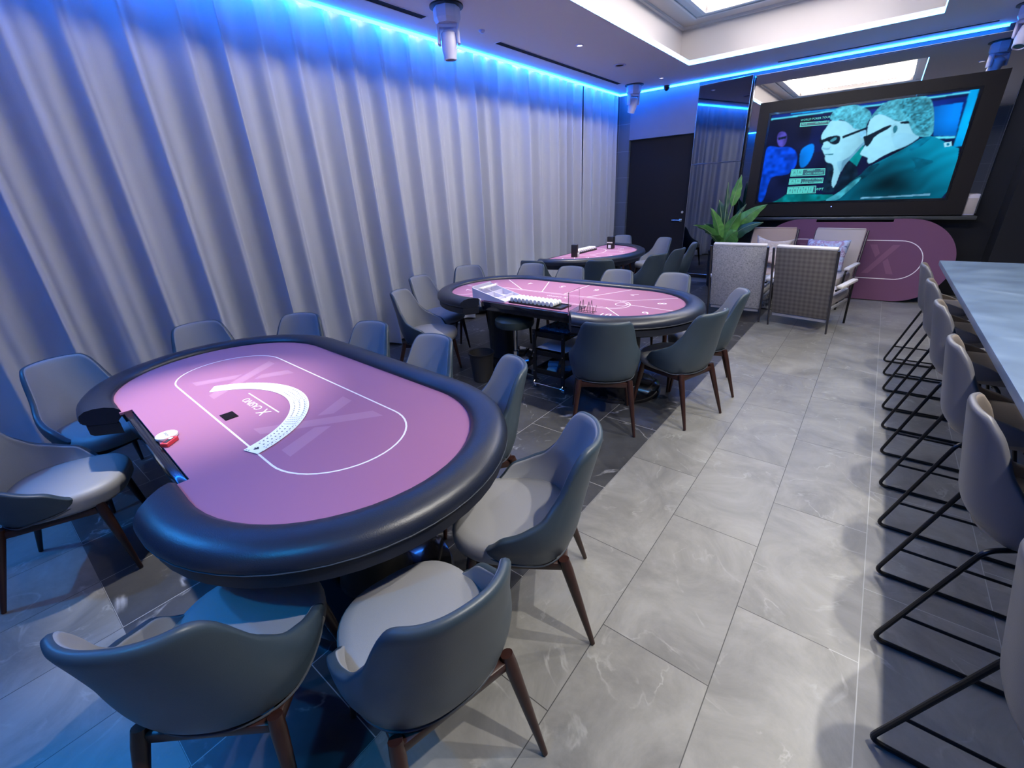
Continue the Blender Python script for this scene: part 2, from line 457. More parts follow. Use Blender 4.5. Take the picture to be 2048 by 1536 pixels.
XL, XR = -4.45, 2.6
bm = bmesh.new(); box(bm, ((XL + XR) / 2, (YF + 9.0) / 2, -0.05), (XR - XL + 0.2, 9.0 - YF + 0.2, 0.1)); struct('floor', bm, M['floor'])
bm = bmesh.new(); box(bm, (XL - 0.05, (YF + 9) / 2, 1.7), (0.1, 9 - YF, 3.4)); struct('wall_left', bm, M['wallblue'])
bm = bmesh.new(); box(bm, (XR + 0.05, (YF + 9) / 2, 1.7), (0.1, 9 - YF, 3.4)); struct('wall_right', bm, M['barfront'])
bm = bmesh.new(); box(bm, ((XL + XR) / 2, YF - 0.05, 1.7), (XR - XL, 0.1, 3.4)); struct('wall_front', bm, M['stone'])
# far wall: stone strip, panel over the door, dark part behind mirror and television
bm = bmesh.new()
box(bm, ((XL - 3.985) / 2, YB + 0.15, 1.7), (-3.985 - XL, 0.3, 3.4), 1)
box(bm, (-3.39, YB + 0.15, 2.915), (1.19, 0.3, 0.97), 0)
box(bm, ((-2.795 + XR) / 2, YB + 0.15, 1.7), (XR + 2.795, 0.3, 3.4), 2)
struct('wall_back', bm, [M['wallblue'], M['stone'], M['black']])
bm = bmesh.new(); box(bm, (1.62, YB - 0.24, 1.65), (0.80, 0.48, 3.3)); struct('wall_pillar', bm, M['black'])
# door with lever handle
bm = bmesh.new(); box(bm, (-3.39, YB + 0.09, 1.21), (1.17, 0.05, 2.42), bev=0.004)
door = struct('door_1', bm, M['door'])
bm = bmesh.new(); rod(bm, (-2.90, YB + 0.065, 1.02), (-2.90, YB + 0.02, 1.02), 0.012); rod(bm, (-2.89, YB + 0.02, 1.02), (-3.05, YB + 0.02, 1.02), 0.010)
box(bm, (-2.90, YB + 0.062, 1.02), (0.045, 0.01, 0.045)); put('door_handle', bm, M['chrome'], door)
bm = bmesh.new(); rod(bm, (-2.875, YB + 0.065, 1.16), (-2.875, YB + 0.035, 1.16), 0.022); put('lock_cylinder', bm, M['chrome'], door)

# ceiling: soffit ring round the tray, curtain pockets above its edges
bm = bmesh.new()
X0, X1, Y0, Y1 = -4.15, XR, YF + 0.15, 8.56      # soffit
A0, A1, B0, B1 = -2.57, 0.085, 1.0, 7.45         # tray opening
T = 0.06
for (x0, x1, y0, y1) in ((X0, A0, Y0, Y1), (A1, X1, Y0, Y1), (A0, A1, Y0, B0), (A0, A1, B1, Y1)):
    box(bm, ((x0 + x1) / 2, (y0 + y1) / 2, CEIL + T / 2), (x1 - x0, y1 - y0, T), 0)
box(bm, ((XL + XR) / 2, (YF + 9) / 2, 4.25), (XR - XL + .3, 9 - YF + .3, 0.1), 0)                 # slab over everything
for (x0, x1, y0, y1) in ((XL, X0, YF, 9), (X0, XR, Y1, 9), (X0, XR, YF, Y0)):
    box(bm, ((x0 + x1) / 2, (y0 + y1) / 2, 3.43), (x1 - x0, y1 - y0, 0.06), 0)                    # pockets
# set-back tray walls
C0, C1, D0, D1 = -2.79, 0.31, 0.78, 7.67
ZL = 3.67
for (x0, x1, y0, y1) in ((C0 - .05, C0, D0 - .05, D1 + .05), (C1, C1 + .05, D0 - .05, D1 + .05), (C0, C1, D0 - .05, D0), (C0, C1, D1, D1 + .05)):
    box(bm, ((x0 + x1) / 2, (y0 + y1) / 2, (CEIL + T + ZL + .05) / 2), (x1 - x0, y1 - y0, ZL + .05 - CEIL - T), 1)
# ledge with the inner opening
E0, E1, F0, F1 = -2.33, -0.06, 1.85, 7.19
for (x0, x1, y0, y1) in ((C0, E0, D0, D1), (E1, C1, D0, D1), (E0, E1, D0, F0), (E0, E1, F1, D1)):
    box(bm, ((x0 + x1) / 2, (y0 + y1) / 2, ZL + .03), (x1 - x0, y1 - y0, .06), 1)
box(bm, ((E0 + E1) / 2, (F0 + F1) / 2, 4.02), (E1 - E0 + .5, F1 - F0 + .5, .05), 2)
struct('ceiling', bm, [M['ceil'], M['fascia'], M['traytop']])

def frame_boxes(bm, x0, x1, y0, y1, w, z0, z1, mi=0):
    box(bm, (x0 + w / 2, (y0 + y1) / 2, (z0 + z1) / 2), (w, y1 - y0, z1 - z0), mi); box(bm, (x1 - w / 2, (y0 + y1) / 2, (z0 + z1) / 2), (w, y1 - y0, z1 - z0), mi)
    box(bm, ((x0 + x1) / 2, y0 + w / 2, (z0 + z1) / 2), (x1 - x0 - 2 * w, w, z1 - z0), mi); box(bm, ((x0 + x1) / 2, y1 - w / 2, (z0 + z1) / 2), (x1 - x0 - 2 * w, w, z1 - z0), mi)
bm = bmesh.new()
frame_boxes(bm, C0, C1, D0, D1, 0.035, ZL - 0.03, ZL)
frame_boxes(bm, E0 - .2, E1 + .2, F0 - .2, F1 + .2, 0.03, ZL - 0.015, ZL)
frame_boxes(bm, E0 - .05, E1 + .05, F0 - .05, F1 + .05, 0.05, ZL - 0.03, ZL)
struct('trim_1', bm, M['moulding'])

# warm cove light round the upper tray
bm = bmesh.new(); frame_boxes(bm, E0 - .14, E1 + .14, F0 - .14, F1 + .14, 0.02, ZL + 0.09, 3.98)
tag(put('cove_light', bm, M['glow'], smooth=0), 'warm white cove light glowing round the upper ceiling tray', 'ceiling light')

# blue light lines
def led(name, a, b, label, r=0.011, core=True):
    t = thing(name, label, 'LED strip', a)
    a = Vector(a); b = Vector(b)
    bm = bmesh.new(); rod(bm, Vector((0, 0, 0)), b - a, .014, n=8); put('light_tube', bm, M['led'], t)
    return t
ZS = CEIL - 0.012
led('led_strip', (X0, Y0, ZS), (X0, Y1, ZS), 'long blue light line running above the grey curtains')
led('led_strip', (X0, Y1, ZS), (0.72, Y1, ZS), 'blue light line along the far wall above door and television')
led('led_strip', (X0, Y0, ZS), (0.72, Y0, ZS), 'blue light line over the tiled wall behind the viewer, seen only in the mirror')
def led_thin(a, b, label):
    t = thing('led_strip', label, 'LED strip', a); a = Vector(a); b = Vector(b)
    bm = bmesh.new(); rod(bm, Vector((0, 0, 0)), b - a, 0.009, n=8); put('light_tube', bm, M['ledcore'], t)
e = 0.012
led_thin((A0, B0, CEIL + e), (A0, B1, CEIL + e), 'pale blue light line on the curtain-side edge of the ceiling tray')
led_thin((A0, B1, CEIL + e), (A1, B1, CEIL + e), 'pale blue light line on the far edge of the ceiling tray')
led_thin((A1, B0, CEIL + e), (A1, B1, CEIL + e), 'pale blue light line on the bar-side edge of the ceiling tray')
led_thin((A0, B0, CEIL + e), (A1, B0, CEIL + e), 'pale blue light line on the tray edge nearest the viewer, seen only in the mirror')

# air slots in the soffit
def slot(x0, x1, y0, y1, label):
    bm = bmesh.new(); frame_boxes(bm, x0 - .008, x1 + .008, y0 - .008, y1 + .008, .008, CEIL - .004, CEIL + .001, 1)
    box(bm, ((x0 + x1) / 2, (y0 + y1) / 2, CEIL - .001), (x1 - x0, y1 - y0, .002), 0)
    tag(put('air_slot', bm, [M['slot'], M['ceil']], smooth=0), label, 'air vent')
slot(-3.80, -3.72, 1.6, 3.56, 'black air slot in the ceiling on the near side of the moving head light')
slot(-3.80, -3.72, 4.64, 7.72, 'long black air slot in the ceiling between the two curtain-side moving heads')
slot(-1.6, 0.60, 8.26, 8.33, 'thin black air slot in the ceiling above the television')

def downlight(x, y, r, label, lit=True):
    t = thing('downlight', label, 'downlight', (x, y, CEIL))
    bm = bmesh.new(); lathe(bm, [(r, 0.0), (r, -0.006), (r * .8, -0.010), (r * .72, -0.002), (r * .72, 0.0)], 24); put('trim_ring', bm, M['fixture'], t)
    bm = bmesh.new(); lathe(bm, [(0, -0.0015), (r * .7, -0.0015), (r * .7, 0)], 20); put('lens', bm, M['lamp'] if lit else M['slot'], t)
downlight(-3.17, 5.43, .045, 'small recessed downlight nearer of the pair over the far tables')
downlight(-3.24, 6.64, .085, 'wide round recessed downlight over the far table', False)
downlight(-3.12, 7.86, .04, 'small recessed downlight in front of the door corner')
downlight(-2.75, 3.5, .045, 'recessed downlight above the numbered card table')
downlight(-2.75, 0.5, .045, 'recessed downlight above the near card table')
for y, w in zip((1.0, 2.0, 3.4, 4.8, 6.4), ('first', 'second', 'third', 'fourth', 'fifth')): downlight(0.74, y, .045, w + ' recessed downlight from the near end of the row over the bar')

bm = bmesh.new(); lathe(bm, [(0.05, 0), (0.05, -0.03), (0.045, -0.035), (0.035, -0.06), (0.02, -0.075), (0, -0.08)], 20)
o = put('dome_camera', bm, M['gloss'], loc=(-3.27, 8.50, CEIL)); tag(o, 'small dark dome camera at the far soffit edge above the door', 'security camera')
bm = bmesh.new(); lathe(bm, [(0.03, 0), (0.03, -0.012), (0.015, -0.025), (0, -0.027)], 16)
tag(put('motion_sensor', bm, M['fixture'], loc=(-3.62, 4.22, CEIL)), 'tiny white sensor on the ceiling beside the nearer moving head light', 'sensor')

def moving_head(loc, rz, tilt, label):
    t = thing('moving_head_light', label, 'stage light', loc, rz)
    bm = bmesh.new(); lathe(bm, [(0.15, 0), (0.15, -0.012), (0.10, -0.016), (0, -0.016)], 28); put('mounting_plate', bm, M['blackmetal'], t)
    bm = bmesh.new()
    lathe(bm, [(0, -0.016), (0.115, -0.016), (0.12, -0.03), (0.12, -0.10), (0.10, -0.135), (0, -0.14)], 8); put('base', bm, M['fixture'], t, smooth=20)
    bm = bmesh.new()
    box(bm, (0, 0, -0.15), (0.20, 0.075, 0.03), bev=.008)
    for s in (-1, 1):
        box(bm, (s * 0.088, 0, -0.21), (0.026, 0.085, 0.15), bev=.01)
        rod(bm, (s * 0.102, 0, -0.255), (s * 0.09, 0, -0.255), 0.03)
    put('yoke', bm, M['fixture'], t, smooth=30)
    bm = bmesh.new(); lathe(bm, [(0, .075), (.045, .07), (.066, .05), (.07, 0), (.068, -.08), (.058, -.115), (.058, -.145), (.048, -.15), (.046, -.135), (0, -.135)], 24)
    bmesh.ops.rotate(bm, cent=(0, 0, 0), matrix=Matrix.Rotation(tilt, 3, 'X'), verts=bm.verts); bmesh.ops.translate(bm, vec=(0, 0, -0.25), verts=bm.verts)
    h = put('lamp_head', bm, M['fixture'], t)
    bm = bmesh.new(); lathe(bm, [(0, -.140), (.045, -.140), (.045, -.136), (0, -.136)], 20)
    bmesh.ops.rotate(bm, cent=(0, 0, 0), matrix=Matrix.Rotation(tilt, 3, 'X'), verts=bm.verts); bmesh.ops.translate(bm, vec=(0, 0, -0.25), verts=bm.verts)
    put('lens', bm, M['lens'], h)
moving_head((-3.42, 3.52, CEIL), 0.7, 0.05, 'white moving head light hanging nearest, in front of the long curtain')
moving_head((-3.62, 7.98, CEIL), 1.1, 0.35, 'white moving head light in the far corner beside the door')
moving_head((-3.5, -0.95, CEIL), 0.3, -0.4, 'added white moving head light, out of view at the curtain end behind the viewer')  # unseen fixture added to carry the blue wash
moving_head((-0.9, -0.95, CEIL), -0.3, -0.3, 'added white moving head light, out of view over the middle of the wall behind the viewer')  # second unseen fixture, added for the wash on the foreground chairs
moving_head((0.80, 7.75, CEIL), -0.5, -0.45, 'white moving head light at the upper right, before the mirror wall')

# curtains
def curtain(name, y0, y1, label, seed):
    rnd = random.Random(seed)
    n = int((y1 - y0) / 0.009); nz = 22
    ctr = []; y = y0
    ph = 0.0; cols = []
    per = 0.17; per_t = 0.17; amp = 0.05; amp_t = 0.05; skew = 0
    prof = []
    for i in range(n + 1):
        if i % 19 == 0: per_t = rnd.uniform(0.13, 0.42); amp_t = rnd.uniform(0.045, 0.10)
        per += (per_t - per) * 0.07; amp += (amp_t - amp) * 0.07
        ph += 2 * math.pi * 0.009 / per
        prof.append((ph, amp, per))
    bm = bmesh.new(); rows = []
    for k in range(nz + 1):
        z = 0.02 + (3.36 - 0.02) * k / nz; h = z / 3.36
        row = []
        for i in range(n + 1):
            y = y0 + (y1 - y0) * i / n; ph, a, p = prof[i]
            drift = 0.35 * math.sin(y * 2.3 + seed) * (1 - h) + 0.5 * math.sin(y * 1.1 + 2.0) * (1 - h) ** 2
            q = ph + drift
            w = math.sin(q + 0.55 * math.sin(q))
            w2 = 0.25 * math.sin(2.7 * q + 3 * math.sin(y * 1.7) + 1.3 * h)
            s = 0.62 + 0.38 * (1 - h)
            x = -4.26 + a * s * (w + w2)
            yy = y + 0.35 * a * s * math.cos(q)
            row.append(bm.verts.new((x, yy, z)))
        rows.append(row)
    for A, Bq in zip(rows, rows[1:]):
        for i in range(n): bm.faces.new((A[i], A[i + 1], Bq[i + 1], Bq[i]))
    o = put(name, bm, M['curtain'], smooth=180)
    return tag(o, label, 'curtain')
curtain('curtain', YF + 0.1, 7.37, 'long floor-length grey curtain with deep folds behind the near tables', 3)
curtain('curtain', 7.40, 8.62, 'narrow far curtain panel of grey cloth next to the door wall', 11)

# mirrors
def mirror_panel(name, pts, label, tint):
    """pts: lower left, lower right, upper right, upper left of the face"""
    t = thing(name, label, 'mirror', pts[0]); o0 = Vector(pts[0]); P = [Vector(p) - o0 for p in pts]
    nrm = (P[1] - P[0]).cross(P[3] - P[0]).normalized()
    if nrm.y > 0: nrm = -nrm
    bm = bmesh.new(); f = [bm.verts.new(p) for p in P]; b2 = [bm.verts.new(p - nrm * 0.008) for p in P]
    bm.faces.new(f); bm.faces.new(b2[::-1])
    for i in range(4): bm.faces.new((f[i], f[(i + 1) % 4], b2[(i + 1) % 4], b2[i]))
    put('glass', bm, tint, t, smooth=0)
    bm = bmesh.new()
    for i in range(4): rod(bm, P[i], P[(i + 1) % 4], 0.004, n=6)
    put('metal_edge', bm, M['edge'], t)
tintA = mat('smoked_mirror_dark', (0.20, 0.22, 0.27), 0.03, metal=1.0)
tintB = mat('grey_mirror', (0.62, 0.60, 0.58), 0.01, metal=1.0)
aL, aR = (-2.785, 8.685), (-1.955, 8.54)
mirror_panel('mirror_panel', [(*aL, 1.94), (*aR, 1.94), (*aR, 3.10), (*aL, 3.10)], 'upper smoked mirror between door and television, reflecting the curtain', tintA)
mirror_panel('mirror_panel', [(*aL, 0.08), (*aR, 0.08), (*aR, 1.93), (*aL, 1.93)], 'lower smoked mirror between the door and the plant', tintA)
mirror_panel('mirror_panel', [(-1.95, 8.655, 1.10), (1.0, 8.655, 1.10), (1.0, 8.655, 3.10), (-1.95, 8.655, 3.10)], 'wide mirror behind the television, reflecting the ceiling tray', tintB)

# ledge under the television
bm = bmesh.new(); box(bm, (-0.40, 8.55, 1.055), (2.80, 0.28, 0.045), bev=.006)
tag(put('wall_ledge', bm, mat('brushed_grey', (0.10, 0.11, 0.12), 0.35, metal=0.6)), 'narrow grey metal ledge running under the television', 'ledge')
t = thing('wall_speaker', 'small pale box speaker standing on the ledge right of the television', 'speaker', (0.915, 8.56, 1.08))
bm = bmesh.new(); box(bm, (0, 0, 0.13), (0.12, 0.10, 0.26), bev=.012); put('cabinet', bm, M['whiteplastic'], t)
bm = bmesh.new(); box(bm, (0, -0.053, 0.115), (0.10, 0.006, 0.19), bev=.002); put('grille', bm, M['greycloth'], t)

# ------------------------------------------------------------------ television
tv = thing('television', 'huge wall television in a dark frame showing two men in sunglasses', 'television', (-0.47, 8.5, 1.09))
FX0, FX1, FZ0, FZ1 = -1.31, 1.33, 0.0, 1.61     # relative to the empty
SX0, SX1, SZ0, SZ1 = -1.14, 1.11, 0.21, 1.435
bm = bmesh.new()
frame_mat = mat('dark_frame', (0.009, 0.007, 0.008), 0.5, spec=.3)
for (x0, x1, z0, z1) in ((FX0, SX0 - .03, FZ0, FZ1), (SX1 + .03, FX1, FZ0, FZ1), (SX0 - .03, SX1 + .03, FZ0, SZ0 - .03), (SX0 - .03, SX1 + .03, SZ1 + .03, FZ1)):
    box(bm, ((x0 + x1) / 2, 0.06, (z0 + z1) / 2), (x1 - x0, 0.14, z1 - z0))
put('outer_frame', bm, frame_mat, tv, smooth=0)
bm = bmesh.new()
for (x0, x1, z0, z1) in ((SX0 - .028, SX0, SZ0 - .028, SZ1 + .028), (SX1, SX1 + .028, SZ0 - .028, SZ1 + .028), (SX0, SX1, SZ0 - .028, SZ0), (SX0, SX1, SZ1, SZ1 + .028)):
    box(bm, ((x0 + x1) / 2, 0.03, (z0 + z1) / 2), (x1 - x0, 0.07, z1 - z0))
put('bezel', bm, M['gloss'], tv, smooth=0)
bm = bmesh.new(); lathe(bm, [(0, 0), (.006, 0)], 10); bmesh.ops.rotate(bm, cent=(0, 0, 0), matrix=Matrix.Rotation(math.pi / 2, 3, 'X'), verts=bm.verts)
bmesh.ops.translate(bm, vec=(-0.12, -0.012, SZ0 - .08), verts=bm.verts); put('power_light', bm, emit('power_blue', (0.1, 0.15, 1.0), 3.0), tv)
SHAPES = {
 'topband': [(0.003, 0.997), (0.995, 1.006), (0.997, 0.973), (0.004, 0.953)],
 'topline': [(0.002, 0.962), (0.961, 0.989), (0.963, 0.977), (0.003, 0.948)],
 'topline2': [(0.114, 0.996), (0.515, 0.979), (0.516, 0.971), (0.115, 0.985)],
 'rightblue': [(0.83, 0.89), (0.948, 0.9), (0.961, 0.598), (0.865, 0.616)],
 'column': [(0.961, 1.002), (0.997, 1.005), (1.002, 0.498), (0.966, 0.493)],
 'hline': [(0.865, 0.607), (0.959, 0.596), (0.96, 0.578), (0.868, 0.587)],
 'lbody': [(0.0, 0.651), (0.034, 0.659), (0.083, 0.63), (0.134, 0.64), (0.176, 0.594), (0.202, 0.521), (0.202, 0.408), (0.178, 0.354), (0.159, 0.313), (0.074, 0.315), (0.053, 0.25), (0.043, 0.008), (0.002, 0.002), (0.0, 0.255), (0.003, 0.492)],
 'lface': [(0.058, 0.808), (0.096, 0.808), (0.116, 0.756), (0.119, 0.687), (0.105, 0.633), (0.073, 0.653), (0.059, 0.725)],
 'lglass': [(0.063, 0.745), (0.112, 0.757), (0.112, 0.729), (0.067, 0.717)],
 'oval': [(0.208, 0.561), (0.225, 0.614), (0.264, 0.648), (0.283, 0.631), (0.288, 0.549), (0.277, 0.455), (0.255, 0.388), (0.222, 0.392)],
 'm1face': [(0.31, 0.733), (0.335, 0.819), (0.348, 0.881), (0.444, 0.835), (0.514, 0.782), (0.549, 0.7), (0.55, 0.637), (0.521, 0.565), (0.493, 0.479), (0.452, 0.431), (0.461, 0.349), (0.446, 0.128), (0.422, 0.188), (0.424, 0.326), (0.407, 0.41), (0.371, 0.428), (0.356, 0.471), (0.358, 0.498), (0.346, 0.527), (0.336, 0.562), (0.326, 0.584), (0.334, 0.643), (0.316, 0.679)],
 'm1jaw': [(0.425, 0.435), (0.452, 0.431), (0.493, 0.479), (0.521, 0.565), (0.55, 0.637), (0.553, 0.586), (0.512, 0.476), (0.475, 0.401), (0.461, 0.295), (0.439, 0.365)],
 'm1hair': [(0.338, 0.88), (0.341, 0.943), (0.368, 0.996), (0.424, 1.013), (0.483, 0.986), (0.534, 0.926), (0.552, 0.873), (0.538, 0.815), (0.537, 0.746), (0.48, 0.752), (0.454, 0.807), (0.401, 0.872), (0.37, 0.857)],
 'm1glass': [(0.304, 0.694), (0.323, 0.675), (0.354, 0.705), (0.41, 0.71), (0.421, 0.66), (0.412, 0.616), (0.379, 0.615), (0.354, 0.659), (0.333, 0.649), (0.322, 0.625), (0.308, 0.654)],
 'm1temple': [(0.425, 0.696), (0.532, 0.76), (0.535, 0.738), (0.43, 0.669)],
 'm1ear': [(0.508, 0.727), (0.537, 0.746), (0.548, 0.694), (0.533, 0.646), (0.516, 0.675)],
 'm1mouth': [(0.353, 0.519), (0.398, 0.519), (0.4, 0.508), (0.355, 0.509)],
 'm1brow': [(0.325, 0.597), (0.368, 0.577), (0.376, 0.602), (0.371, 0.557), (0.335, 0.572)],
 'm1suit': [(0.367, 0.418), (0.411, 0.407), (0.425, 0.326), (0.421, 0.216), (0.449, 0.116), (0.468, 0.294), (0.487, 0.426), (0.532, 0.367), (0.558, 0.284), (0.549, 0.164), (0.383, 0.064), (0.38, 0.22), (0.392, 0.302)],
 'collar': [(0.491, 0.436), (0.545, 0.587), (0.557, 0.521), (0.538, 0.367)],
 'm2face': [(0.55, 0.687), (0.543, 0.801), (0.562, 0.895), (0.599, 0.934), (0.682, 0.831), (0.734, 0.784), (0.767, 0.706), (0.812, 0.626), (0.765, 0.55), (0.712, 0.509), (0.653, 0.455), (0.601, 0.378), (0.584, 0.413), (0.587, 0.445), (0.568, 0.465), (0.544, 0.481), (0.538, 0.504), (0.555, 0.573), (0.558, 0.623)],
 'm2hair': [(0.541, 0.814), (0.56, 0.907), (0.598, 0.988), (0.664, 1.014), (0.743, 1.008), (0.795, 0.991), (0.826, 0.902), (0.849, 0.759), (0.862, 0.617), (0.819, 0.61), (0.775, 0.645), (0.748, 0.722), (0.728, 0.786), (0.677, 0.785), (0.62, 0.857), (0.575, 0.886)],
 'm2hair2': [(0.666, 1.0), (0.746, 0.991), (0.807, 0.941), (0.836, 0.785), (0.837, 0.645), (0.788, 0.678), (0.757, 0.779), (0.708, 0.849), (0.671, 0.917)],
 'm2glass': [(0.532, 0.672), (0.558, 0.68), (0.649, 0.769), (0.665, 0.742), (0.59, 0.665), (0.582, 0.606), (0.567, 0.555), (0.551, 0.586), (0.541, 0.639)],
 'm2temple': [(0.692, 0.779), (0.734, 0.784), (0.741, 0.756), (0.703, 0.76)],
 'm2ear': [(0.657, 0.753), (0.677, 0.781), (0.702, 0.731), (0.701, 0.683), (0.685, 0.65), (0.678, 0.612), (0.668, 0.665)],
 'm2earin': [(0.668, 0.738), (0.681, 0.757), (0.694, 0.721), (0.686, 0.668), (0.674, 0.688)],
 'm2neck': [(0.678, 0.612), (0.685, 0.65), (0.707, 0.682), (0.812, 0.626), (0.771, 0.549), (0.713, 0.503)],
 'jacket': [(0.392, -0.016), (0.466, 0.073), (0.541, 0.232), (0.574, 0.283), (0.592, 0.347), (0.625, 0.382), (0.69, 0.45), (0.767, 0.537), (0.821, 0.615), (0.862, 0.617), (0.914, 0.56), (0.971, 0.492), (0.999, 0.475), (1.016, -0.013), (0.881, -0.017), (0.571, -0.017)],
 'jshade': [(0.568, 0.281), (0.597, 0.359), (0.655, 0.393), (0.633, 0.322), (0.603, 0.253), (0.564, 0.203)],
 'jshade2': [(0.774, 0.44), (0.848, 0.402), (0.911, 0.369), (0.864, 0.326), (0.822, 0.256), (0.825, 0.356)],
 'jdark': [(0.703, 0.111), (0.732, 0.214), (0.816, 0.256), (0.901, 0.26), (1.002, 0.163), (1.006, -0.0), (0.821, -0.003), (0.71, 0.003)],
 'jfold': [(0.392, -0.016), (0.489, 0.113), (0.564, 0.257), (0.58, 0.235), (0.529, 0.11), (0.475, -0.006)],
 'collar2': [(0.77, 0.512), (0.821, 0.615), (0.863, 0.614), (0.847, 0.572), (0.811, 0.506), (0.78, 0.48)],
 'sleeve': [(0.081, -0.017), (0.133, 0.026), (0.187, 0.106), (0.382, 0.071), (0.466, 0.073), (0.392, -0.016)],
 'badge': [(0.919, 0.542), (0.95, 0.548), (0.958, 0.506), (0.929, 0.499)],
 'badgein': [(0.931, 0.534), (0.944, 0.537), (0.947, 0.513), (0.937, 0.509)],
 'pot': [(0.179, 0.882), (0.339, 0.87), (0.34, 0.829), (0.18, 0.838)],
 'potin': [(0.183, 0.875), (0.336, 0.864), (0.337, 0.836), (0.184, 0.844)],
 'r1': [(0.179, 0.376), (0.372, 0.367), (0.378, 0.29), (0.18, 0.294)],
 'r2': [(0.178, 0.271), (0.374, 0.263), (0.376, 0.204), (0.179, 0.202)],
 'r3': [(0.177, 0.176), (0.342, 0.177), (0.348, 0.092), (0.179, 0.091)],
}
SC = dict(bg=(0.003, 0.006, 0.035), dblue=(0.003, 0.02, 0.22), blue=(0.0, 0.07, 0.85), mblue=(0.0, 0.20, 0.85), bright=(0.0, 0.42, 1.0), line=(0.10, 0.75, 1.0),
          skin=(0.30, 0.72, 0.95), skin2=(0.20, 0.55, 0.85), hair=(0.05, 0.30, 0.42), hair2=(0.02, 0.18, 0.27), dark=(0.002, 0.012, 0.03), jacket=(0.0, 0.17, 0.32), jlight=(0.0, 0.33, 0.58),
          jdark=(0.0, 0.035, 0.07), teal=(0.0, 0.22, 0.26), vface=(0.07, 0.06, 0.42), box=(0.10, 0.75, 0.68), boxin=(0.01, 0.10, 0.14), cardc=(0.06, 0.50, 0.48))
SCN = list(SC); scm = [emit('screen_' + k, v, 0.36) for k, v in SC.items()]
import numpy as np
GW, GH = 420, 232
UU, VV = np.meshgrid((np.arange(GW + 1)) / GW, (np.arange(GH + 1)) / GH)
PIC = np.zeros((GH + 1, GW + 1, 3)); PIC[:] = SC['bg']
rng = np.random.default_rng(3)
def noise_field(cells_u, cells_v):
    g = rng.random((cells_v + 2, cells_u + 2)); x = UU * cells_u; y = VV * cells_v
    xi = np.minimum(x.astype(int), cells_u); yi = np.minimum(y.astype(int), cells_v); fx = x - xi; fy = y - yi
    fx = fx * fx * (3 - 2 * fx); fy = fy * fy * (3 - 2 * fy)
    return (g[yi, xi] * (1 - fx) + g[yi, xi + 1] * fx) * (1 - fy) + (g[yi + 1, xi] * (1 - fx) + g[yi + 1, xi + 1] * fx) * fy
NZ1, NZ2, NZ3 = noise_field(14, 8), noise_field(46, 28), noise_field(120, 76)
def inside(pts):
    m = np.zeros(UU.shape, bool); n = len(pts)
    for i in range(n):
        (x0, y0), (x1, y1) = pts[i], pts[(i + 1) % n]
        if y0 == y1: continue
        c = ((y0 > VV) != (y1 > VV)) & (UU < (x1 - x0) * (VV - y0) / (y1 - y0) + x0); m ^= c
    return m
def smoothp(pts, it=2):
    for _ in range(it):
        o = []
        for i in range(len(pts)):
            a, c = Vector(pts[i]), Vector(pts[(i + 1) % len(pts)]); o += [tuple(a.lerp(c, .25)), tuple(a.lerp(c, .75))]
        pts = o
    return pts
def paint(pts, col, shade=None, it=0, amount=1.0):
    m = inside(smoothp(pts, it) if it else pts); c = np.array(col if not isinstance(col, str) else SC[col])
    f = np.ones(UU.shape) if shade is None else shade
    PIC[m] = PIC[m] * (1 - amount) + (c[None, :] * f[m][:, None]) * amount
def blur(n):
    global PIC
    for _ in range(n):
        q = PIC.copy(); q[1:-1, 1:-1] = (PIC[1:-1, 1:-1] * 4 + PIC[:-2, 1:-1] + PIC[2:, 1:-1] + PIC[1:-1, :-2] + PIC[1:-1, 2:]) / 8; PIC = q
PIC *= (.5 + 1.3 * NZ1)[..., None]
paint([(.25, .55), (1, .55), (1, 1), (.25, 1)], (0.002, 0.008, 0.07), .5 + NZ1)
paint(SHAPES['topband'], 'dblue', .6 + 1.0 * NZ1); paint([(.5, .88), (1, .80), (1, .95), (.5, .93)], 'dblue', .4 + NZ1)
paint(SHAPES['rightblue'], 'mblue', .35 + .9 * np.clip((UU - .8) / .12, 0, 1) * np.clip((VV - .55) / .2, .4, 1))
paint(SHAPES['column'], 'bright', .6 + .6 * NZ1); paint(SHAPES['topline'], 'line'); paint(SHAPES['topline2'], 'bright'); paint(SHAPES['hline'], 'line')
paint(SHAPES['lbody'], 'blue', .35 + .9 * NZ2 * (.6 + .8 * VV), 2); paint(SHAPES['lface'], 'vface', .5 + NZ2, 2); paint(SHAPES['lglass'], 'dark'); paint(SHAPES['oval'], 'mblue', .4 + .6 * NZ1 + .4 * VV, 2)
blur(2)
paint(SHAPES['sleeve'], 'teal', .25 + 1.3 * NZ2 * NZ1 + .2, 1); paint(SHAPES['m1suit'], 'dark', .6 + 1.6 * NZ2, 1)
face1 = 1.06 - 1.9 * np.clip(UU - .42, 0, 1) * 1.3 - .5 * np.clip(.62 - VV, 0, .3) + .10 * (NZ2 - .5)
paint(SHAPES['m1face'], 'skin', face1, 1); paint(SHAPES['m1jaw'], 'skin2', .75 + .3 * NZ2, 2, .7); paint(SHAPES['collar'], 'teal', .8 + .5 * NZ2)
paint(SHAPES['m1ear'], 'skin2', .9 + .4 * NZ3, 2); paint(SHAPES['m1brow'], 'skin2', .8 + 0 * UU, 1, .8); paint(SHAPES['m1mouth'], 'hair2')
paint(SHAPES['m1hair'], 'hair', (.75 + 1.0 * NZ3) * (.6 + .7 * NZ2) * (1.3 - 2.2 * np.clip(UU - .44, 0, .4)), 1)
paint(SHAPES['m1temple'], 'dark'); paint(SHAPES['m1glass'], 'dark', None, 1)
g = SHAPES['m1glass']; cx = sum(q[0] for q in g) / len(g); cy = sum(q[1] for q in g) / len(g)
paint([(cx + .005, cy), (cx + .035, cy + .035), (cx + .045, cy + .01), (cx + .02, cy - .02)], 'hair', None, 1)
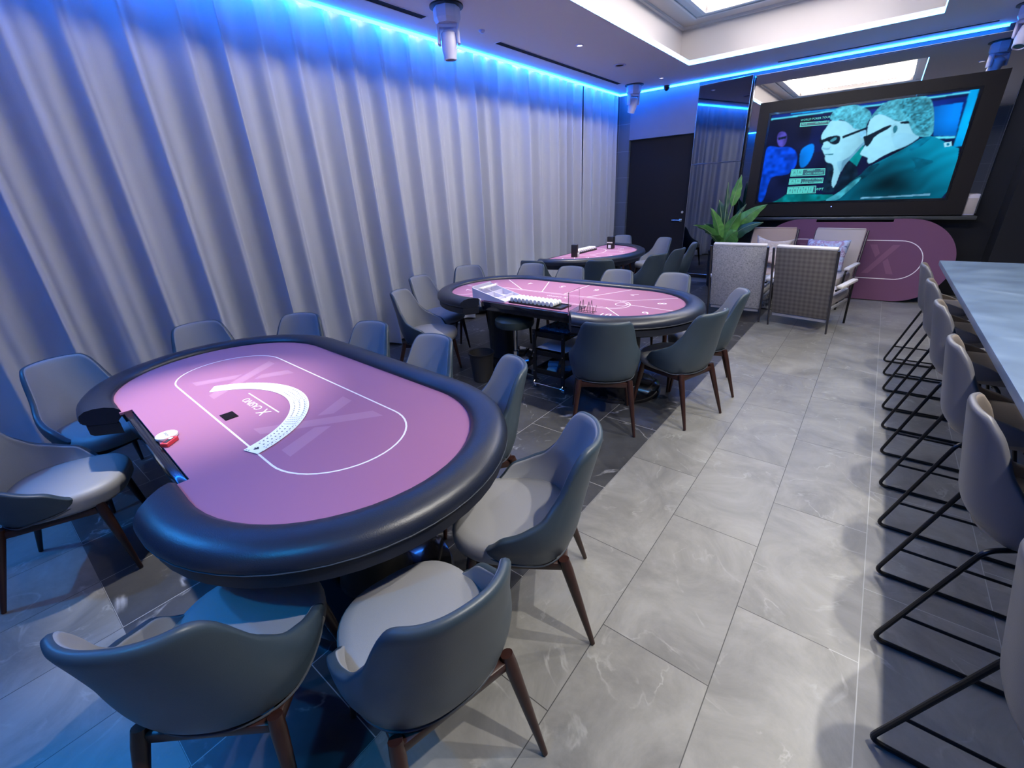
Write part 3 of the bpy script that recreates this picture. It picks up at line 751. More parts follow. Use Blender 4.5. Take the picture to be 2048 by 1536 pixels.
face2 = 1.05 - 1.1 * np.clip(UU - .62, 0, 1) - .4 * np.clip(.6 - VV, 0, .3) + .10 * (NZ2 - .5)
paint(SHAPES['m2face'], 'skin', face2, 1); paint(SHAPES['m2neck'], 'skin2', .8 + .4 * NZ1, 1, .35)
paint(SHAPES['m2hair'], 'hair', (.75 + 1.1 * NZ3) * (.6 + .7 * NZ2), 1); paint(SHAPES['m2hair2'], 'hair2', .3 + 2.4 * NZ3 * (.4 + NZ2), 1, .8)
paint(SHAPES['m2ear'], 'skin', 1.0 - .2 * NZ3, 2); paint(SHAPES['m2earin'], 'hair2', None, 2); paint(SHAPES['m2glass'], 'dark', None, 1); paint(SHAPES['m2temple'], 'dark')
blur(1)
fold = .5 + .5 * np.sin((UU * 1.0 - VV * .9) * 38 + 5 * NZ1)
jk = np.clip(.25 + 2.2 * np.clip(UU - .70, 0, .3) * np.clip(VV * 2, 0, 1) + .75 * np.clip(.12 - abs(VV - (.12 + (UU - .35) * 1.25)), 0, .12) / .12 * (UU < .72) + .28 * fold * (.3 + .7 * VV), .08, 1.25)
paint(SHAPES['jacket'], 'jlight', jk, 1)
dk = np.exp(-(((UU - .73) / .16) ** 2 + ((VV - .16) / .18) ** 2)); m = inside(smoothp(SHAPES['jacket'], 1)); PIC[m] *= (1 - .88 * dk[m])[:, None]
paint(SHAPES['jshade'], 'jdark', .6 + NZ2, 1, .9); paint(SHAPES['jshade2'], 'jacket', .3 + .5 * NZ2, 1, .8); paint(SHAPES['collar2'], 'jacket', .5 + .9 * NZ2, 1); paint(SHAPES['jfold'], 'line', .3 + .7 * NZ2, 1, .6)
paint(SHAPES['badge'], 'skin'); paint(SHAPES['badgein'], 'jacket', None, 1)
paint([(.60, .012), (.93, .03), (.93, .05), (.75, .035), (.60, .03)], 'skin2', .3 + .8 * NZ2, 0, .7)
blur(1)
W_, H_ = SX1 - SX0, SZ1 - SZ0
pic_me = bpy.data.meshes.new('screen')
k_ = GW + 1
quads = [(j * k_ + i, j * k_ + i + 1, (j + 1) * k_ + i + 1, (j + 1) * k_ + i) for j in range(GH) for i in range(GW)]
pic_me.from_pydata(np.stack([SX0 + UU.ravel() * W_, np.full(UU.size, 0.012), SZ0 + VV.ravel() * H_], 1).tolist(), [], quads)
ca = pic_me.color_attributes.new('picture', 'FLOAT_COLOR', 'POINT')
ca.data.foreach_set('color', np.concatenate([PIC.reshape(-1, 3), np.ones((UU.size, 1))], 1).astype(np.float32).ravel())
pm, nt, b_ = new_mat('screen_picture')
b_.inputs['Base Color'].default_value = (.004, .004, .004, 1); b_.inputs['Specular IOR Level'].default_value = .05; b_.inputs['Roughness'].default_value = .3
at = nt.nodes.new('ShaderNodeAttribute'); at.attribute_name = 'picture'
nt.links.new(at.outputs['Color'], b_.inputs['Emission Color']); b_.inputs['Emission Strength'].default_value = 0.36
pic_me.materials.append(pm)
scr = bpy.data.objects.new('screen', pic_me); COL.objects.link(scr); scr.parent = tv
bm = bmesh.new(); layer = [0]
def spoly(pts, c):
    layer[0] += 1; y = -0.0008 - 0.00012 * layer[0]
    fs = bm.faces.new([bm.verts.new((SX0 + min(max(u, 0), 1) * W_, 0.012 + y, SZ0 + min(max(v, 0), 1) * H_)) for u, v in pts]); fs.material_index = SCN.index(c)
def sframe(k):
    p = SHAPES[k]; spoly(p, 'box'); c = Vector((sum(q[0] for q in p) / 4, sum(q[1] for q in p) / 4)); w = abs(p[1][0] - p[0][0])
    spoly([(q[0] + (.003 if q[0] < c.x else -.003), q[1] + (.006 if q[1] < c.y else -.006)) for q in p], 'boxin'); return p
def stext(s, u, v, size, c='box'):
    layer[0] += 1
    add_text(bm, s, size, Matrix.Translation((SX0 + u * W_, 0.0112 - 0.00012 * layer[0], SZ0 + v * H_)) @ Matrix.Rotation(math.pi / 2, 4, 'X'), SCN.index(c))
def cardrow(p, n, w=.030):
    x0 = min(p[0][0], p[3][0]) + .006; y0 = p[3][1] + .012; y1 = p[0][1] - .012
    for i in range(n):
        x = x0 + i * (w + .004); spoly([(x, y0), (x + w, y0), (x + w, y1), (x, y1)], 'box'); spoly([(x + .003, y0 + .005), (x + w - .003, y0 + .005), (x + w - .003, y1 - .005), (x + .003, y1 - .005)], 'cardc')
        stext('AK59J'[i], x + w / 2, (y0 + y1) / 2, .045, 'boxin')
def flush(name):
    global bm
    me = bpy.data.meshes.new(name); bm.to_mesh(me); bm.free()
    for m in scm: me.materials.append(m)
    o = bpy.data.objects.new(name, me); COL.objects.link(o); o.parent = scr; bm = bmesh.new()
p = sframe('r1'); cardrow(p, 2); y = (p[0][1] + p[3][1]) / 2; stext('ANDY', p[0][0] + .115, y + .018, .036); stext('0%', p[1][0] - .015, y + .018, .036); stext('CALL  $10,000', p[0][0] + .135, y - .018, .036)
flush('player_caption')
p = sframe('r2'); cardrow(p, 2); y = (p[0][1] + p[3][1]) / 2; stext('TOM D.', p[0][0] + .12, y + .016, .036); stext('100%', p[1][0] - .024, y + .016, .036); stext('RAISE TO $20,000', p[0][0] + .135, y - .018, .033)
flush('player_caption')
p = sframe('r3'); cardrow(p, 5, .026); stext('WPT', p[1][0] + .022, (p[0][1] + p[3][1]) / 2, .05)
flush('cards_caption')
p = sframe('pot'); y = (p[0][1] + p[3][1]) / 2; stext('POT', p[0][0] + .025, y, .036); stext('$674,600', p[1][0] - .045, y + .004, .036); stext('WORLD POKER TOUR', (p[0][0] + p[1][0]) / 2, p[0][1] + .025, .036)
flush('pot_caption')
bm.free()

# ------------------------------------------------------------------ upholstered card-room chair
def interp(keys, t):
    for (a, va), (b, vb) in zip(keys, keys[1:]):
        if t <= b:
            q = (t - a) / (b - a); q = q * q * (3 - 2 * q); return va + (vb - va) * q
    return keys[-1][1]

SH_TOP = [(0, .830), (.34, .828), (.395, .813), (.44, .760), (.52, .650), (.63, .585), (.82, .530), (1.0, .455)]
def shell_pt(t, h):
    """t along the wrap (-1..1), h height above the floor, chair faces +y"""
    ph = t * math.radians(118)
    s, c = math.sin(ph), math.cos(ph)
    a = 0.238; bb = 0.225
    x = a * math.copysign(abs(s) ** 0.86, s); y = -bb * math.copysign(abs(c) ** 0.86, c)
    k = max(0.0, (h - 0.44) / 0.39)
    low = max(0.0, (0.47 - h) / 0.10)
    x *= 1.0 + 0.06 * math.sin(min(1, k / .5) * math.pi) - 0.13 * max(0, k - .25) ** 1.2 - 0.10 * low ** 1.5
    w = max(0.0, c) ** .5
    y -= w * 0.085 * k ** 1.25
    y += low ** 1.5 * 0.035 * c
    if c < 0: y *= 1.0 - 0.1 * k
    return (x, y, h)

def chair_base(label):
    t = thing('card_room_chair', label, 'chair')
    # wrap-round back
    bm = bmesh.new(); nu, nv = 44, 12; grid = []
    for j in range(nv + 1):
        row = []
        for i in range(nu + 1):
            u = -1 + 2 * i / nu
            top = interp(SH_TOP, abs(u)); bot = 0.375 + 0.045 * max(0, abs(u) - .55) / .45
            row.append(bm.verts.new(shell_pt(u, bot + (top - bot) * j / nv)))
        grid.append(row)
    for j in range(nv):
        for i in range(nu): bm.faces.new((grid[j][i], grid[j][i + 1], grid[j + 1][i + 1], grid[j + 1][i]))
    o = put('backrest', bm, [M['leather'], M['fabric']], t, smooth=180)
    # make sure normals look outwards
    me = o.data; p = me.polygons[0]
    if p.normal.dot(Vector((p.center.x, p.center.y, 0))) < 0: me.flip_normals()
    sd = o.modifiers.new('s', 'SOLIDIFY'); sd.thickness = 0.030; sd.offset = -1; sd.material_offset = 1; sd.material_offset_rim = 0
    sd.use_even_offset = False
    ss = o.modifiers.new('ss', 'SUBSURF'); ss.levels = 1; ss.render_levels = 1
    bake(o)
    bm = bmesh.new()
    tube(bm, [Vector(shell_pt(-1 + 2 * i / 40, 0.376 + 0.045 * max(0, abs(-1 + 2 * i / 40) - .55) / .45)) for i in range(41)], 0.0035, n=6)
    put('piping', bm, M['seam'], o)
    # seat pad
    bm = bmesh.new(); n = 48; rings = []
    def seat_out(k, sc):
        a = 2 * math.pi * k / n; s, c = math.sin(a), math.cos(a)
        x = .218 * math.copysign(abs(s) ** .72, s); y = .02 + (.245 if c > 0 else .205) * math.copysign(abs(c) ** .72, c)
        return x * sc, .02 + (y - .02) * sc
    for (sc, z) in ((.80, .372), (.95, .378), (1.0, .395), (1.01, .425), (.995, .447), (.95, .462), (.80, .470), (.5, .475), (.2, .476)):
        rings.append([bm.verts.new((*seat_out(k, sc), z)) for k in range(n)])
    for A, Bq in zip(rings, rings[1:]):
        for k in range(n): bm.faces.new((A[k], A[(k + 1) % n], Bq[(k + 1) % n], Bq[k]))
    bm.faces.new(rings[0][::-1]); bm.faces.new(rings[-1])
    put('seat', bm, M['seat'], t, smooth=60)
    # frame and legs
    bm = bmesh.new()
    for s in (-1, 1): box(bm, (s * .165, 0.0, .352), (.03, .36, .035), bev=.006)
    for y in (-.165, .165): box(bm, (0, y, .352), (.33, .03, .035), bev=.006)
    put('seat_frame', bm, M['walnut'], t)
    for sx, sy in ((-1, 1), (1, 1), (-1, -1), (1, -1)):
        bm = bmesh.new()
        top = Vector((sx * .172, .17 if sy > 0 else -.165, .385)); ft = Vector((sx * .215, .215 if sy > 0 else -.275, .004))
        pts = [top, top.lerp(ft, .12), top.lerp(ft, .5), ft]
        tube(bm, pts, [.019, .021, .0165, .0095], n=12)
        put('leg', bm, M['walnut'], t)
    return t

CH = chair_base('grey chair')
used = [False]
def place_chair(x, y, f, label, group):
    """f: facing direction"""
    rz = math.atan2(-f[0], f[1])
    if not used[0]:
        used[0] = True; CH.location = (x, y, 0); CH.rotation_euler = (0, 0, rz); CH['label'] = label; CH['group'] = group; return CH
    return dup(CH, (x, y, 0), rz, label, group)

G1, G2, G3 = 'chairs round the near plain card table', 'chairs round the numbered card table', 'chairs round the far half-round table'
for x, y, f, l in (
    (-2.76, -0.03, (.38, .92), 'grey chair at the dealer gap of the near table, cut by the left edge'),
    (-3.40, 0.26, (.96, .28), 'grey chair at the left end of the near table, tilted toward its black rail'),
    (-3.56, 0.96, (.98, -.12), 'grey chair pushed against the curtain, left of two behind the near table'),
    (-3.20, 1.34, (.5, -.86), 'grey chair behind the far left curve of the near table, before the curtain'),
    (-2.56, 1.44, (.12, -.99), 'left chair of the pair behind the straight far rail of the near table'),
    (-1.96, 1.44, (0, -1), 'right chair of the pair behind the straight far rail of the near table'),
    (-1.43, 1.40, (-.60, -.80), 'grey chair at the far right curve of the near table, its high back half turned'),
    (-0.86, 1.07, (-.84, -.55), 'grey chair at the right end of the near table with its light seat fully visible'),
    (-0.775, 0.49, (-.97, .24), 'lower of the two right-hand chairs of the near table, back toward the viewer'),
    (-1.195, 0.14, (-.66, .75), 'big foreground chair at the bottom left with its broad blue-lit back to the viewer')):
    place_chair(x, y, f, l, G1)
for x, y, f, l in (
    (-3.56, 3.16, (.95, .15), 'grey chair at the left end of the numbered table, in front of the curtain'),
    (-3.60, 3.75, (.78, -.62), 'grey chair behind the left curve of the numbered table, against the curtain'),
    (-3.10, 4.09, (.1, -.99), 'leftmost of the three chairs behind the straight rail of the numbered table'),
    (-2.57, 4.07, (0, -1), 'middle of the three chairs behind the straight rail of the numbered table'),
    (-2.00, 4.06, (0, -1), 'rightmost of the three chairs behind the straight rail of the numbered table'),
    (-1.46, 4.08, (-.18, -.98), 'grey chair at the far right curve of the numbered table, nearest the speckled armchair'),
    (-0.95, 3.71, (-.94, -.33), 'grey chair at the right end of the numbered table, seen edge-on beside the aisle'),
    (-0.955, 3.14, (-.95, .31), 'grey chair at the near right curve of the numbered table, back angled to the aisle'),
    (-1.34, 2.70, (-.50, .87), 'grey chair with its full back to the viewer in front of the numbered table'),
    (-3.12, 2.60, (.86, .40), 'grey chair with a pale lit seat at the near left of the numbered table')):
    place_chair(x, y, f, l, G2)
for x, y, f, l in (
    (-3.36, 4.80, (-.2, 1), 'nearest-left chair of the half-round table, its dark inner back showing'),
    (-2.66, 5.12, (-.5, .87), 'chair with its wide back to the viewer in front of the half-round table'),
    (-2.32, 5.72, (-.93, .36), 'nearest of the three overlapping chairs on the right of the half-round table'),
    (-2.28, 6.28, (-.99, .1), 'middle of the three overlapping chairs on the right of the half-round table'),
    (-2.30, 6.86, (-.96, -.25), 'farthest and slimmest of the three overlapping chairs right of the half-round table'),
    (-2.83, 7.33, (-.5, -.87), 'pale chair at the far side of the half-round table before the door'),
    (-3.56, 7.55, (.1, -1), 'chair at the far left end of the half-round table beside the curtain')):
    place_chair(x, y, f, l, G3)

# ------------------------------------------------------------------ oval card table
FA, FB = 1.135, 0.525
def rail_profile():
    # (offset from the felt edge outwards, z)
    return [(-.010, .735), (-.008, .762), (.010, .777), (.040, .783), (.075, .781), (.108, .771), (.130, .752), (.137, .728), (.130, .708), (.108, .700), (.02, .700)]
def oval_table(name, loc, rz, label, numbered):
    t = thing(name, label, 'card table', loc, rz)
    # padded rail: runs all the way round except the dealer gap on the -y side
    def path(off, a=FA, b=FB, gap_in=.46):
        pts = []; g = gap_in + max(0, off) * .8
        k = a - b; r = b + off
        pts += [(g + (k - g) * i / 6, -r) for i in range(6)]
        pts += [(k + r * math.cos(q), r * math.sin(q)) for q in [-math.pi / 2 + math.pi * i / 28 for i in range(29)]]
        pts += [(k - 2 * k * i / 10, r) for i in range(1, 10)]
        pts += [(-k + r * math.cos(q), r * math.sin(q)) for q in [math.pi / 2 + math.pi * i / 28 for i in range(29)]]
        pts += [(-k + (k - g) * i / 6, -r) for i in range(1, 7)]
        return pts
    def sweep(bm, prof, closed=True):
        P = [path(off) for off, z in prof]; n = len(P[0]); m = len(prof)
        V = [[bm.verts.new((*P[j][i], prof[j][1])) for j in range(m)] for i in range(n)]
        for i in range(n - 1):
            for j in range(m if closed else m - 1): bm.faces.new((V[i][j], V[i + 1][j], V[i + 1][(j + 1) % m], V[i][(j + 1) % m]))
        bm.faces.new(V[0]); bm.faces.new(V[-1][::-1])
    bm = bmesh.new(); sweep(bm, rail_profile()); rail = put('padded_rail', bm, M['rail'], t, smooth=50)
    bm = bmesh.new(); P = path(.1345)
    tube(bm, [(x, y, .716) for x, y in P], .0018, n=5); put('stitched_seam', bm, M['seam'], rail)
    bm = bmesh.new(); sweep(bm, [(.01, .698), (.120, .698), (.120, .655), (.108, .645), (.01, .645)]); put('rail_band', bm, M['railb'], t, smooth=40)
    # table board under the felt
    out = stadium(FA - .02, FB - .02, 22)
    notch = [(x, y) for x, y in out]
    NO = [(.45, -FB + .002), (.45, -.478), (-.45, -.478), (-.45, -FB + .002)]
    def notched(a, b):
        o = stadium(a, b, 26); return o + [(-.45, -b), (-.45, -.478), (.45, -.478), (.45, -b)]
    bm = bmesh.new(); prism(bm, notched(FA - .01, FB - .01), .700, .738); put('table_board', bm, M['blackplastic'], t, smooth=0)
    # felt with its printing
    bm = bmesh.new()
    n = notched(FA, FB); prism(bm, n, .739, .750, 0)
    z = .7504
    def P2(x, y, zz=z): return (x, y, zz)
    if not numbered:
        ring_band(bm, stadium(.86, .262, 24), .0075, z, 2)
        for s in (-1, 1):
            cx = s * .43; f = lambda pts: face(bm, [P2(cx + s * px, py) for px, py in (pts if s > 0 else pts[::-1])], 1)
            f([(.085, .205), (.165, .205), (-.11, -.195), (-.185, -.195)][::-1])
            f([(-.17, .205), (-.09, .205), (-.035, .085), (-.075, .03)][::-1])
            f([(.02, -.03), (.065, .02), (.165, -.195), (.09, -.195)][::-1])
        strip(bm, (-.175, -.060), (.175, -.060), .006, z, 2)
        R180 = Matrix.Translation((0, 0, z)) @ Matrix.Rotation(math.pi, 4, 'Z')
        add_text(bm, 'X', .075, Matrix.Translation((.115, -.100, z)) @ Matrix.Rotation(math.pi, 4, 'Z'), 2)
        add_text(bm, 'CASINO', .050, Matrix.Translation((-.025, -.098, z)) @ Matrix.Rotation(math.pi, 4, 'Z'), 2)
    else:
        ring_band(bm, [(x, y - .09) for x, y in stadium(.74, .14, 20)], .0075, z, 2)
        ring_band(bm, [(x, y - .09) for x, y in stadium(.71, .112, 20)], .003, z, 2)
        add_text(bm, 'X', .062, Matrix.Translation((.135, -.060, z)) @ Matrix.Rotation(math.pi, 4, 'Z'), 2)
        add_text(bm, 'CASINO', .042, Matrix.Translation((.015, -.058, z)) @ Matrix.Rotation(math.pi, 4, 'Z'), 2)
        for i in range(16): a = 2 * math.pi * i / 16; strip(bm, (.66 + .05 * math.cos(a), -.05 + .05 * math.sin(a)), (.66 + .05 * math.cos(a + .4), -.05 + .05 * math.sin(a + .4)), .005, z, 2)
        lines = [((.70, -.04), (1.13, -.07)), ((.60, .04), (.97, .35)), ((.285, .05), (.495, .50)), ((.044, .05), (.044, .52)), ((-.197, .05), (-.423, .50)), ((-.43, .05), (-.883, .40)), ((-.69, -.04), (-1.08, -.045)), ((.60, -.20), (.85, -.43)), ((-.60, -.20), (-.85, -.43)), ((-.45, -.23), (-.45, -.28))]
        for a, c in lines: strip(bm, a, c, .008, z, 2)
        nums = [('1', -.66, -.40, -.2), ('2', -.90, -.20, -1.2), ('3', -.87, .17, -2.3), ('4', -.541, .335, 3.3), ('5', -.16, .345, 3.14), ('6', .213, .345, 3.14), ('7', .607, .323, 2.8), ('8', .932, .117, 2.0), ('9', .939, -.218, .9), ('10', .70, -.41, .1)]
        for s, x, y, a in nums: add_text(bm, s, .105, Matrix.Translation((x, y, z)) @ Matrix.Rotation(a, 4, 'Z'), 2)
    felt = put('felt_top', bm, [M['felt'], M['feltlight'], M['print']], t, smooth=0)
    # dealer tray plate in the gap
    bm = bmesh.new(); box(bm, (0, -.497, .711), (.90, .030, .072), bev=.004); box(bm, (0, -.44, .685), (.88, .14, .02))
    put('dealer_plate', bm, M['gloss'], t)
    # pedestals
    for s in (-1, 1):
        bm = bmesh.new(); lathe(bm, [(0, .70), (.20, .70), (.20, .66), (.15, .64), (.145, .10), (.16, .07), (0, .07)], 28)
        bmesh.ops.translate(bm, vec=(s * .66, 0, 0), verts=bm.verts); pd = put('pedestal', bm, M['blackplastic'], t)
        bm = bmesh.new(); lathe(bm, [(0, .07), (.27, .065), (.335, .045), (.345, .022), (.345, .0), (0, 0)], 40)
        bmesh.ops.translate(bm, vec=(s * .66, 0, 0), verts=bm.verts); put('foot_disc', bm, M['gloss'], pd)
    return t
T1 = (-2.10, 0.765, 0); R1 = -0.047
T2 = (-2.135, 3.31, 0); R2 = -0.015
oval_table('card_table', T1, R1, 'near oval card table with plain purple felt, black padded rail and spread cards', False)
oval_table('card_table', T2, R2, 'second oval card table with numbered purple felt and a chip tray', True)
def onT(T, R, x, y, z): c, s = math.cos(R), math.sin(R); return (T[0] + x * c - y * s, T[1] + x * s + y * c, z)

# ------------------------------------------------------------------ far half-round table
HT = (-3.50, 6.03, 0)
t = thing('half_round_table', 'far half-round card table with purple felt beside the curtain', 'card table', HT)
def half(rx, ry, n=40, back=0.0): return [(rx * math.cos(q) + 0, ry * math.sin(q)) for q in [-math.pi / 2 + math.pi * i / n for i in range(n + 1)]]
bm = bmesh.new(); prof = [(-.01, .735), (-.006, .765), (.02, .780), (.07, .782), (.105, .765), (.118, .735), (.105, .705), (.02, .700)]
rows = [[(p[0] if i else p[0], p[1]) for i, p in enumerate(half(.86 + off, .97 + off))] for off, z in prof]
V = [[bm.verts.new((*rows[j][i], prof[j][1])) for j in range(len(prof))] for i in range(41)]
for i in range(40):
    for j in range(len(prof)): bm.faces.new((V[i][j], V[i + 1][j], V[i + 1][(j + 1) % len(prof)], V[i][(j + 1) % len(prof)]))
bm.faces.new(V[0]); bm.faces.new(V[-1][::-1])
put('padded_rail', bm, M['rail'], t, smooth=50)
bm = bmesh.new(); prism(bm, [(0.0, -.97)] + half(.86, .97)[1:-1] + [(0.0, .97), (-.02, .97), (-.02, -.97)], .742, .750, 0)
z = .7504
for i in range(1, 6):
    a = -math.pi / 2 + math.pi * i / 6; strip(bm, (.40 * math.cos(a), .50 * math.sin(a)), (.85 * math.cos(a), .95 * math.sin(a)), .008, z, 2)
for i in range(6):
    a = -math.pi / 2 + math.pi * (i + .5) / 6; add_text(bm, str(i + 1), .12, Matrix.Translation((.66 * math.cos(a), .74 * math.sin(a), z)) @ Matrix.Rotation(a + math.pi / 2, 4, 'Z'), 2)
pa = half(.40, .50, 24)
for a, c in zip(pa, pa[1:]): strip(bm, a, c, .007, z, 2)
pa = half(.34, .42, 24)
for a, c in zip(pa, pa[1:]): strip(bm, a, c, .004, z, 1)
put('felt_top', bm, [M['felt'], M['feltlight'], M['print']], t, smooth=0)
bm = bmesh.new(); prism(bm, half(.90, 1.01), .64, .700); prism(bm, [(x, y) for x, y in [(-.03, -.97), (0.0, -.97), (0.0, .97), (-.03, .97)]], .66, .752); put('table_board', bm, M['railb'], t, smooth=0)
for s in (-1, 1):
    bm = bmesh.new(); box(bm, (.33, s * .45, .34), (.30, .14, .62), bev=.02); put('pedestal', bm, M['blackplastic'], t)
    bm = bmesh.new(); box(bm, (.33, s * .45, .02), (.62, .20, .04), bev=.01); put('foot', bm, M['blackplastic'], t)
# things on it
def hp(x, y, z): return (HT[0] + x, HT[1] + y, z)
t = thing('card_shoe', 'tall black card shoe with a white stripe standing on the half-round table', 'card shoe', hp(.30, .50, .7505))
bm = bmesh.new(); box(bm, (0, 0, .09), (.10, .085, .18), bev=.008); put('body', bm, M['blackplastic'], t)
bm = bmesh.new(); box(bm, (0, -.044, .095), (.09, .004, .016)); box(bm, (0, -.045, .035), (.045, .004, .05), bev=.001); put('white_mark', bm, M['chip'], t)
t = thing('card_holder', 'plain black upright box at the near end of the half-round table', 'box', hp(.25, -.52, .7505), .3)
bm = bmesh.new(); box(bm, (0, 0, .085), (.085, .07, .17), bev=.006); put('body', bm, M['blackplastic'], t)
bm = bmesh.new(); box(bm, (.055, .0, .03), (.024, .03, .06), bev=.004); put('white_side', bm, M['chip'], t)
t = thing('chip_tray', 'pale chip tray lying along the straight edge of the half-round table', 'chip tray', hp(.10, 0.02, .7505))
bm = bmesh.new(); box(bm, (0, 0, .012), (.13, .56, .024), bev=.004); put('tray', bm, M['blackplastic'], t)
for i in range(9):
    bm = bmesh.new(); rod(bm, (-.055, -.24 + .06 * i, .038), (.055, -.24 + .06 * i, .038), .019, n=16)
    put('chip_row', bm, M['chip'], t)

# ------------------------------------------------------------------ things on the near table
ZF = .7506
ACE_A, END_A = math.radians(17), math.radians(147)
CXc, CYc = 0.0, -0.385
def card_mesh(kind):
    bm = bmesh.new(); w, h, th = .052, .080, .0004
    o = []
    for cx, cy, a0 in ((w / 2 - .004, h / 2 - .004, 0), (-w / 2 + .004, h / 2 - .004, 90), (-w / 2 + .004, -h / 2 + .004, 180), (w / 2 - .004, -h / 2 + .004, 270)):
        for k in range(4):
            a = math.radians(a0 + 30 * k); o.append((cx + .004 * math.cos(a), cy + .004 * math.sin(a)))
    prism(bm, o, 0, th, 0)
    z = th + .0002
    def pip(x, y, s):
        face(bm, [(x - s, y, z), (x, y - s * .9, z), (x + s, y, z), (x, y + s * 1.2, z)], 1)
    if kind == 'ace':
        def spade(x, y, s):
            pts = [(x, y + s * 1.25), (x + s * .55, y + s * .55), (x + s, y), (x + s * .9, y - s * .45), (x + s * .4, y - s * .5), (x + s * .12, y - s * .25), (x + s * .35, y - s), (x - s * .35, y - s), (x - s * .12, y - s * .25), (x - s * .4, y - s * .5), (x - s * .9, y - s * .45), (x - s, y), (x - s * .55, y + s * .55)]
            face(bm, [(a, c, z) for a, c in pts], 1)
        spade(0, 0, .011); add_text(bm, 'A', .013, Matrix.Translation((-.019, .030, z)), 1); spade(-.019, .018, .003)
        add_text(bm, 'A', .013, Matrix.Translation((.019, -.030, z)) @ Matrix.Rotation(math.pi, 4, 'Z'), 1); spade(.019, -.018, .003)
    else:
        # index and pips near the uncovered long edge
        pip(-.0215, .030, .0026); pip(-.0215, .021, .002); pip(-.0215, -.030, .002)
        if kind == 'pips':
            for y in (.022, .0, -.022): pip(-.012, y, .0042)
        if kind == 'court':
            face(bm, [(-.016, .028, z), (-.0145, .028, z), (-.0145, -.028, z), (-.016, -.028, z)], 1)
            for k in range(6): face(bm, [(-.014, .022 - k * .008, z), (-.010, .020 - k * .008, z), (-.010, .018 - k * .008, z), (-.014, .020 - k * .008, z)], 1)
    me = bpy.data.meshes.new('playing_card'); bmesh.ops.recalc_face_normals(bm, faces=bm.faces); bm.to_mesh(me); bm.free()
    me.materials.append(M['card']); me.materials.append(M['ink']); return me
CM = {k: card_mesh(k) for k in ('ace', 'pips', 'court', 'plain')}
NC = 52
for i in range(NC):
    # i = 0 is the end card on top (the ace), the others disappear one under the next
    a = ACE_A + (END_A - ACE_A) * i / (NC - 1)
    kind = 'ace' if i == 0 else ('pips' if (i < 9 or 13 <= i < 22 or 26 <= i < 30) else ('court' if 9 <= i < 13 or 22 <= i < 26 else 'plain'))
    x = CXc + .455 * math.cos(a); y = CYc + .455 * math.sin(a)
    o = bpy.data.objects.new('playing_card', CM[kind]); COL.objects.link(o)
    o.location = onT(T1, R1, x, y, ZF + .00055 * (NC - 1 - i) * .12 + .0002)
    o.rotation_euler = (0, math.radians(1.1), R1 + a - math.pi / 2)
    if i == 0: tag(o, 'ace of spades, the fully uncovered end card of the curved spread', 'playing card', 'face-up cards spread in an arc')
    elif i == NC - 1: tag(o, 'last white card at the left end of the curved spread', 'playing card', 'face-up cards spread in an arc')
    else: tag(o, 'white face-up card overlapped inside the curved spread on the near table', 'playing card', 'face-up cards spread in an arc')
bm = bmesh.new(); box(bm, (0, 0, .0012), (.080, .053, .0022), bev=.0008)
tag(put('cut_card', bm, mat('cut_card_black', (0.006, 0.003, 0.006), 0.8, spec=.1), loc=onT(T1, R1, .025, -.215, ZF), rotz=R1), 'small black cut card on the felt inside the arc of cards', 'cut card')
t = thing('dealer_button', 'round white dealer button at the dealer gap of the near table', 'dealer button', onT(T1, R1, .022, -.445, ZF))
bm = bmesh.new(); lathe(bm, [(0, 0), (.036, 0), (.039, .003), (.039, .011), (.036, .014), (0, .014)], 32); put('disc', bm, M['chip'], t)
bm = bmesh.new(); add_text(bm, 'DEALER', .014, Matrix.Translation((0, 0, .0144)), 0); put('lettering', bm, M['ink'], t, smooth=0)
t = thing('card_box', 'small red and black card box beside the dealer button', 'box', onT(T1, R1, .095, -.452, ZF), -.9)
bm = bmesh.new(); box(bm, (0, 0, .008), (.062, .030, .016), bev=.002); put('carton', bm, M['red'], t)
bm = bmesh.new(); box(bm, (0, 0, .0168), (.044, .016, .0012)); put('black_print', bm, M['ink'], t)
bm = bmesh.new(); box(bm, (-.012, 0, .0178), (.014, .012, .0012)); put('white_print', bm, M['chip'], t)
t = thing('clear_token', 'clear glossy acrylic block in the dealer gap of the near table', 'acrylic block', onT(T1, R1, .33, -.445, .6960))
bm = bmesh.new(); box(bm, (0, 0, .012), (.09, .045, .022), bev=.004); box(bm, (-.03, .0, .034), (.02, .03, .02), bev=.003); put('block', bm, M['chrome'], t)

# ------------------------------------------------------------------ things on the numbered table
t = thing('chip_tray', 'chip tray with rows of white chips at the dealer gap of the numbered table', 'chip tray', onT(T2, R2, .075, -.375, ZF), R2)
bm = bmesh.new(); box(bm, (0, 0, .004), (.53, .15, .008)); frame_boxes(bm, -.265, .265, -.075, .075, .005, .008, .014); put('tray', bm, M['blackplastic'], t)
chips = bpy.data.meshes.new('chips')
bm = bmesh.new()
for k in range(14): rod(bm, (0, -.060 + k * .0086, 0), (0, -.060 + k * .0086 + .0080, 0), .0195 if k % 3 else .0190, n=18, mi=1 if k % 4 == 2 else 0)
me0 = None
for i in range(11):
    if me0 is None:
        o = put('chip_row', bm, [M['chip'], M['chipb']], smooth=40); me0 = o.data
    else: o = bpy.data.objects.new('chip_row', me0); COL.objects.link(o)
    o.location = onT(T2, R2, .075 - .24 + i * .0405, -.375, ZF + .0285); o.rotation_euler = (0, 0, R2)
    tag(o, 'row of white chips in the tray of the numbered table', 'poker chips', 'rows of white chips')
t = thing('card_shuffler', 'white card tray with slanted compartments on the left of the numbered felt', 'card tray', onT(T2, R2, -.405, -.345, ZF), R2 + .05)
bm = bmesh.new()
